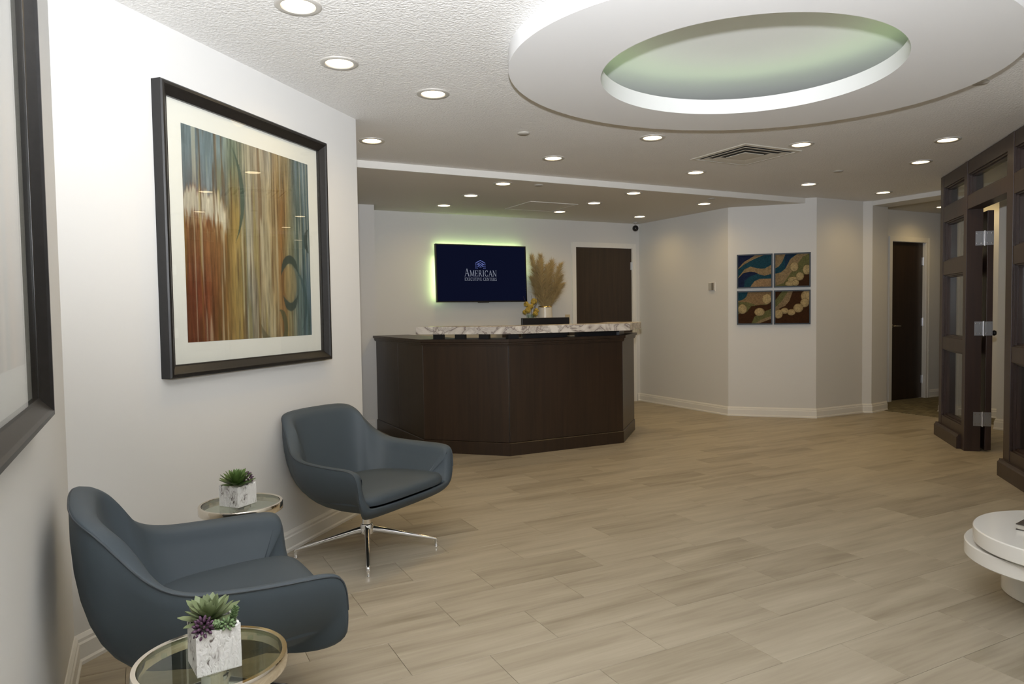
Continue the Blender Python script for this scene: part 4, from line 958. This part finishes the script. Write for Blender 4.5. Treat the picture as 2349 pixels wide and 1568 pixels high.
T1 = make_table(); T1['label'] = 'near round glass drink table with nickel rim, at the bottom photo edge'; T1.location = (0.105, 1.606, 0)
T2 = copy_tree(T1); T2['label'] = 'far round glass drink table standing between the two lounge chairs'; T2.location = (0.312, 2.893, 0)

def leaf_mesh(name, l, w_, t, curl=0.25, mat=None):
    b = MB(); S = 6; vs = []
    for i in range(S+1):
        u = i/S; x = l*u; hw = w_*0.5*(math.sin(math.pi*min(1, u*0.78+0.14))**0.8)*(1 if u < 1 else 0.02); z = l*curl*u*u
        if i == S: hw = w_*0.03
        th = t*(1-u*0.7)
        vs += [(x, -hw, z+hw*0.25), (x, 0, z+th*0.4), (x, hw, z+hw*0.25), (x, 0, z-th)]
    b.add(vs, [(i*4+j, i*4+(j+1)%4, (i+1)*4+(j+1)%4, (i+1)*4+j) for i in range(S) for j in range(4)]+[(3, 2, 1, 0), (S*4, S*4+1, S*4+2, S*4+3)])
    o = obj(name, b, mat, smooth=70); return o
def rosette(parent, name, loc, tilt, n_rings, l, w_, mat, seed):
    r_ = bpy.data.objects.new(name, None); COL.objects.link(r_); r_.parent = parent; r_.location = loc; r_.rotation_euler = tilt
    r_.empty_display_size = 0.02
    rr = random.Random(seed); proto = None
    for k, (cnt, el, sc_l) in enumerate(n_rings):
        for i in range(cnt):
            if proto is None: o = proto = leaf_mesh('leaf', l, w_, 0.004, 0.22, mat); o.parent = r_
            else: o = proto.copy(); COL.objects.link(o); o.parent = r_
            a = 2*math.pi*(i+0.5*(k % 2))/cnt+rr.uniform(-.12, .12); e = R(el+rr.uniform(-6, 6)); s = sc_l*rr.uniform(.9, 1.08)
            o.scale = (s, s, s); o.rotation_euler = (0, -e, a); o.location = (0.004*math.cos(a), 0.004*math.sin(a), 0.004*k)
    return r_
def bead_cluster(parent, name, loc, r, n, bead, mat, seed, stretch=1.0):
    rr = random.Random(seed); b = MB()
    for i in range(n):
        z = 1-1.6*(i+.5)/n; a = i*2.39996; q = math.sqrt(max(0, 1-z*z))
        c = Vector((loc[0]+r*q*math.cos(a), loc[1]+r*q*math.sin(a), loc[2]+r*z*stretch)); d = (c-Vector(loc)).normalized(); e = d.orthogonal().normalized(); f_ = d.cross(e)
        L_ = bead*1.5
        vs = [c-d*bead*.4]
        for (h_, s_) in ((0.1, .8), (.6, .9), (1.0, .5)):
            vs += [c+d*L_*h_+(e*math.cos(k*math.pi/3)+f_*math.sin(k*math.pi/3))*bead*s_*.62 for k in range(6)]
        vs.append(c+d*L_*1.2)
        fs = [(0, 1+(k+1)%6, 1+k) for k in range(6)]+[(1+6*m_+k, 1+6*m_+(k+1)%6, 7+6*m_+(k+1)%6, 7+6*m_+k) for m_ in range(2) for k in range(6)]+[(13+k, 13+(k+1)%6, 19) for k in range(6)]
        b.add(vs, fs)
    return obj(name, b, mat, parent, smooth=60)
def spike(parent, name, p0, p1, n, l, mat, seed):
    rr = random.Random(seed); b = MB(); p0, p1 = Vector(p0), Vector(p1); ax = (p1-p0).normalized(); e = ax.orthogonal().normalized(); f_ = ax.cross(e)
    for i in range(n):
        t = i/n; c = p0.lerp(p1, t); a = i*2.39996; d = (e*math.cos(a)+f_*math.sin(a))*1.0+ax*0.45; d.normalize(); s = d.cross(ax).normalized()*l*0.33; up_ = s.cross(d).normalized()*l*0.16
        L_ = l*(1-.35*t)
        b.add([c, c+d*L_*.5+s, c+d*L_*.5+up_, c+d*L_*.5-s, c+d*L_*.5-up_, c+d*L_], [(0, 1, 2), (0, 2, 3), (0, 3, 4), (0, 4, 1), (5, 2, 1), (5, 3, 2), (5, 4, 3), (5, 1, 4)])
    b.tube([p0, p1], 0.003, 6); return obj(name, b, mat, parent)
def pot(parent, s, h):
    rr = random.Random(3); b = MB(); n = 10
    # open square box with an uneven rim
    def ringv(q, zf): 
        o = []
        for (sx, sy), (tx, ty) in zip(((-1,-1),(1,-1),(1,1),(-1,1)), ((1,-1),(1,1),(-1,1),(-1,-1))):
            for i in range(n):
                u = i/n; x = sx+(tx-sx)*u; y = sy+(ty-sy)*u; o.append((x*q, y*q, zf(i)))
        return o
    N_ = 4*n; jag = [rr.uniform(-.0035, .0035) for _ in range(N_)]
    rings = [ringv(s/2-.001, lambda i: 0.0), ringv(s/2, lambda i: .002)]
    for k in range(1, 5): rings.append([(x*(1+rr.uniform(-.012, .012)), y*(1+rr.uniform(-.012, .012)), h*k/5) for x, y, _ in ringv(s/2, lambda i: 0)])
    top = [(x, y, h+jag[i]) for i, (x, y, _) in enumerate(ringv(s/2, lambda i: 0))]; rings.append(top)
    rings.append([(x*.90, y*.90, h+jag[i]*.8) for i, (x, y, _) in enumerate(top)]); rings.append([(x*.88, y*.88, h-.02) for x, y, _ in top])
    vs = [p for r_ in rings for p in r_]; K = len(rings)
    b.add(vs, [(a*N_+j, a*N_+(j+1)%N_, (a+1)*N_+(j+1)%N_, (a+1)*N_+j) for a in range(K-1) for j in range(N_)]+[tuple(range(N_-1, -1, -1))])
    obj('pot', b, BARK, parent)
    g = MB(); g.box((0, 0, h-.016), (s*.885, s*.885, .008)); obj('gravel', g, GRAVEL, parent)
P1 = thing('succulent_planter', 'white bark cube planter with pale green succulents on the near glass table', 'potted plant', (0.109, 1.572, 0.4995), R(8))
pot(P1, 0.086, 0.088)
rosette(P1, 'rosette', (-0.004, 0.014, 0.090), (R(6), R(-4), 0), [(9, 4, 1.0), (9, 20, .95), (8, 36, .8), (7, 52, .62), (6, 66, .46), (4, 80, .36)], 0.058, 0.023, LEAF1, 5)
bead_cluster(P1, 'purple_succulent', (-0.026, -0.030, 0.092), 0.013, 42, 0.006, PURPLE, 2, 1.3)
spike(P1, 'green_sedum', (0.000, -0.030, 0.084), (-0.004, -0.042, 0.104), 40, 0.012, LEAF3, 3)
spike(P1, 'green_sedum', (0.028, -0.022, 0.084), (0.042, -0.016, 0.116), 44, 0.013, LEAF3, 4)
bead_cluster(P1, 'green_sedum', (0.018, -0.034, 0.090), 0.009, 26, 0.0055, LEAF3, 6, 0.8)
P2 = thing('succulent_planter', 'white bark cube planter with deep green succulent on the far glass table', 'potted plant', (0.300, 2.878, 0.4995), R(38))
pot(P2, 0.094, 0.078)
rosette(P2, 'rosette', (-0.012, -0.006, 0.080), (R(4), R(0), 0), [(10, 4, 1.0), (9, 22, .95), (8, 40, .85), (7, 58, .7), (5, 74, .55)], 0.066, 0.022, LEAF2, 8)
bead_cluster(P2, 'purple_succulent', (0.036, -0.012, 0.092), 0.015, 36, 0.0065, PURPLE, 9, 1.2)

# ------------------------------------------------------------------ white swivel coffee table
ct = thing('coffee_table', 'white lacquer coffee table of two round swivel tiers at the right edge', 'coffee table', (3.20, 1.44, 0))
def disc(r, z0, z1, c):
    b = MB(); b.lathe([(0, z0), (r-.004, z0), (r, z0+.004), (r, z1-.004), (r-.004, z1), (0, z1)], 96, c=(c[0], c[1], 0)); return b
obj('upper_tier', disc(0.359, 0.268, 0.330, (-0.036, -0.054)), WHITE_L, ct, smooth=40)
obj('lower_tier', disc(0.360, 0.197, 0.256, (0.0, 0.0)), WHITE_L, ct, smooth=40)
obj('swivel_plate', disc(0.10, 0.256, 0.268, (-0.02, -0.02)), CHROME, ct, smooth=40)
obj('pedestal', disc(0.258, 0.0, 0.197, (0.19, 0.07)), WHITE_L, ct, smooth=40)
bk = thing('book', 'dark covered book lying on the white coffee table at the photo edge', 'book', (3.176, 1.483, 0.33), R(10))
b = MB(); b.box((0, 0, 0.002), (0.26, 0.2, 0.003)); b.box((0, 0, 0.023), (0.26, 0.2, 0.003)); b.box((0, -0.0985, 0.0125), (0.26, 0.003, 0.021)); obj('cover', b, BOOKC, bk)
b = MB(); b.box((0, 0.0, 0.0125), (0.25, 0.192, 0.018)); obj('pages', b, BOOKP, bk)
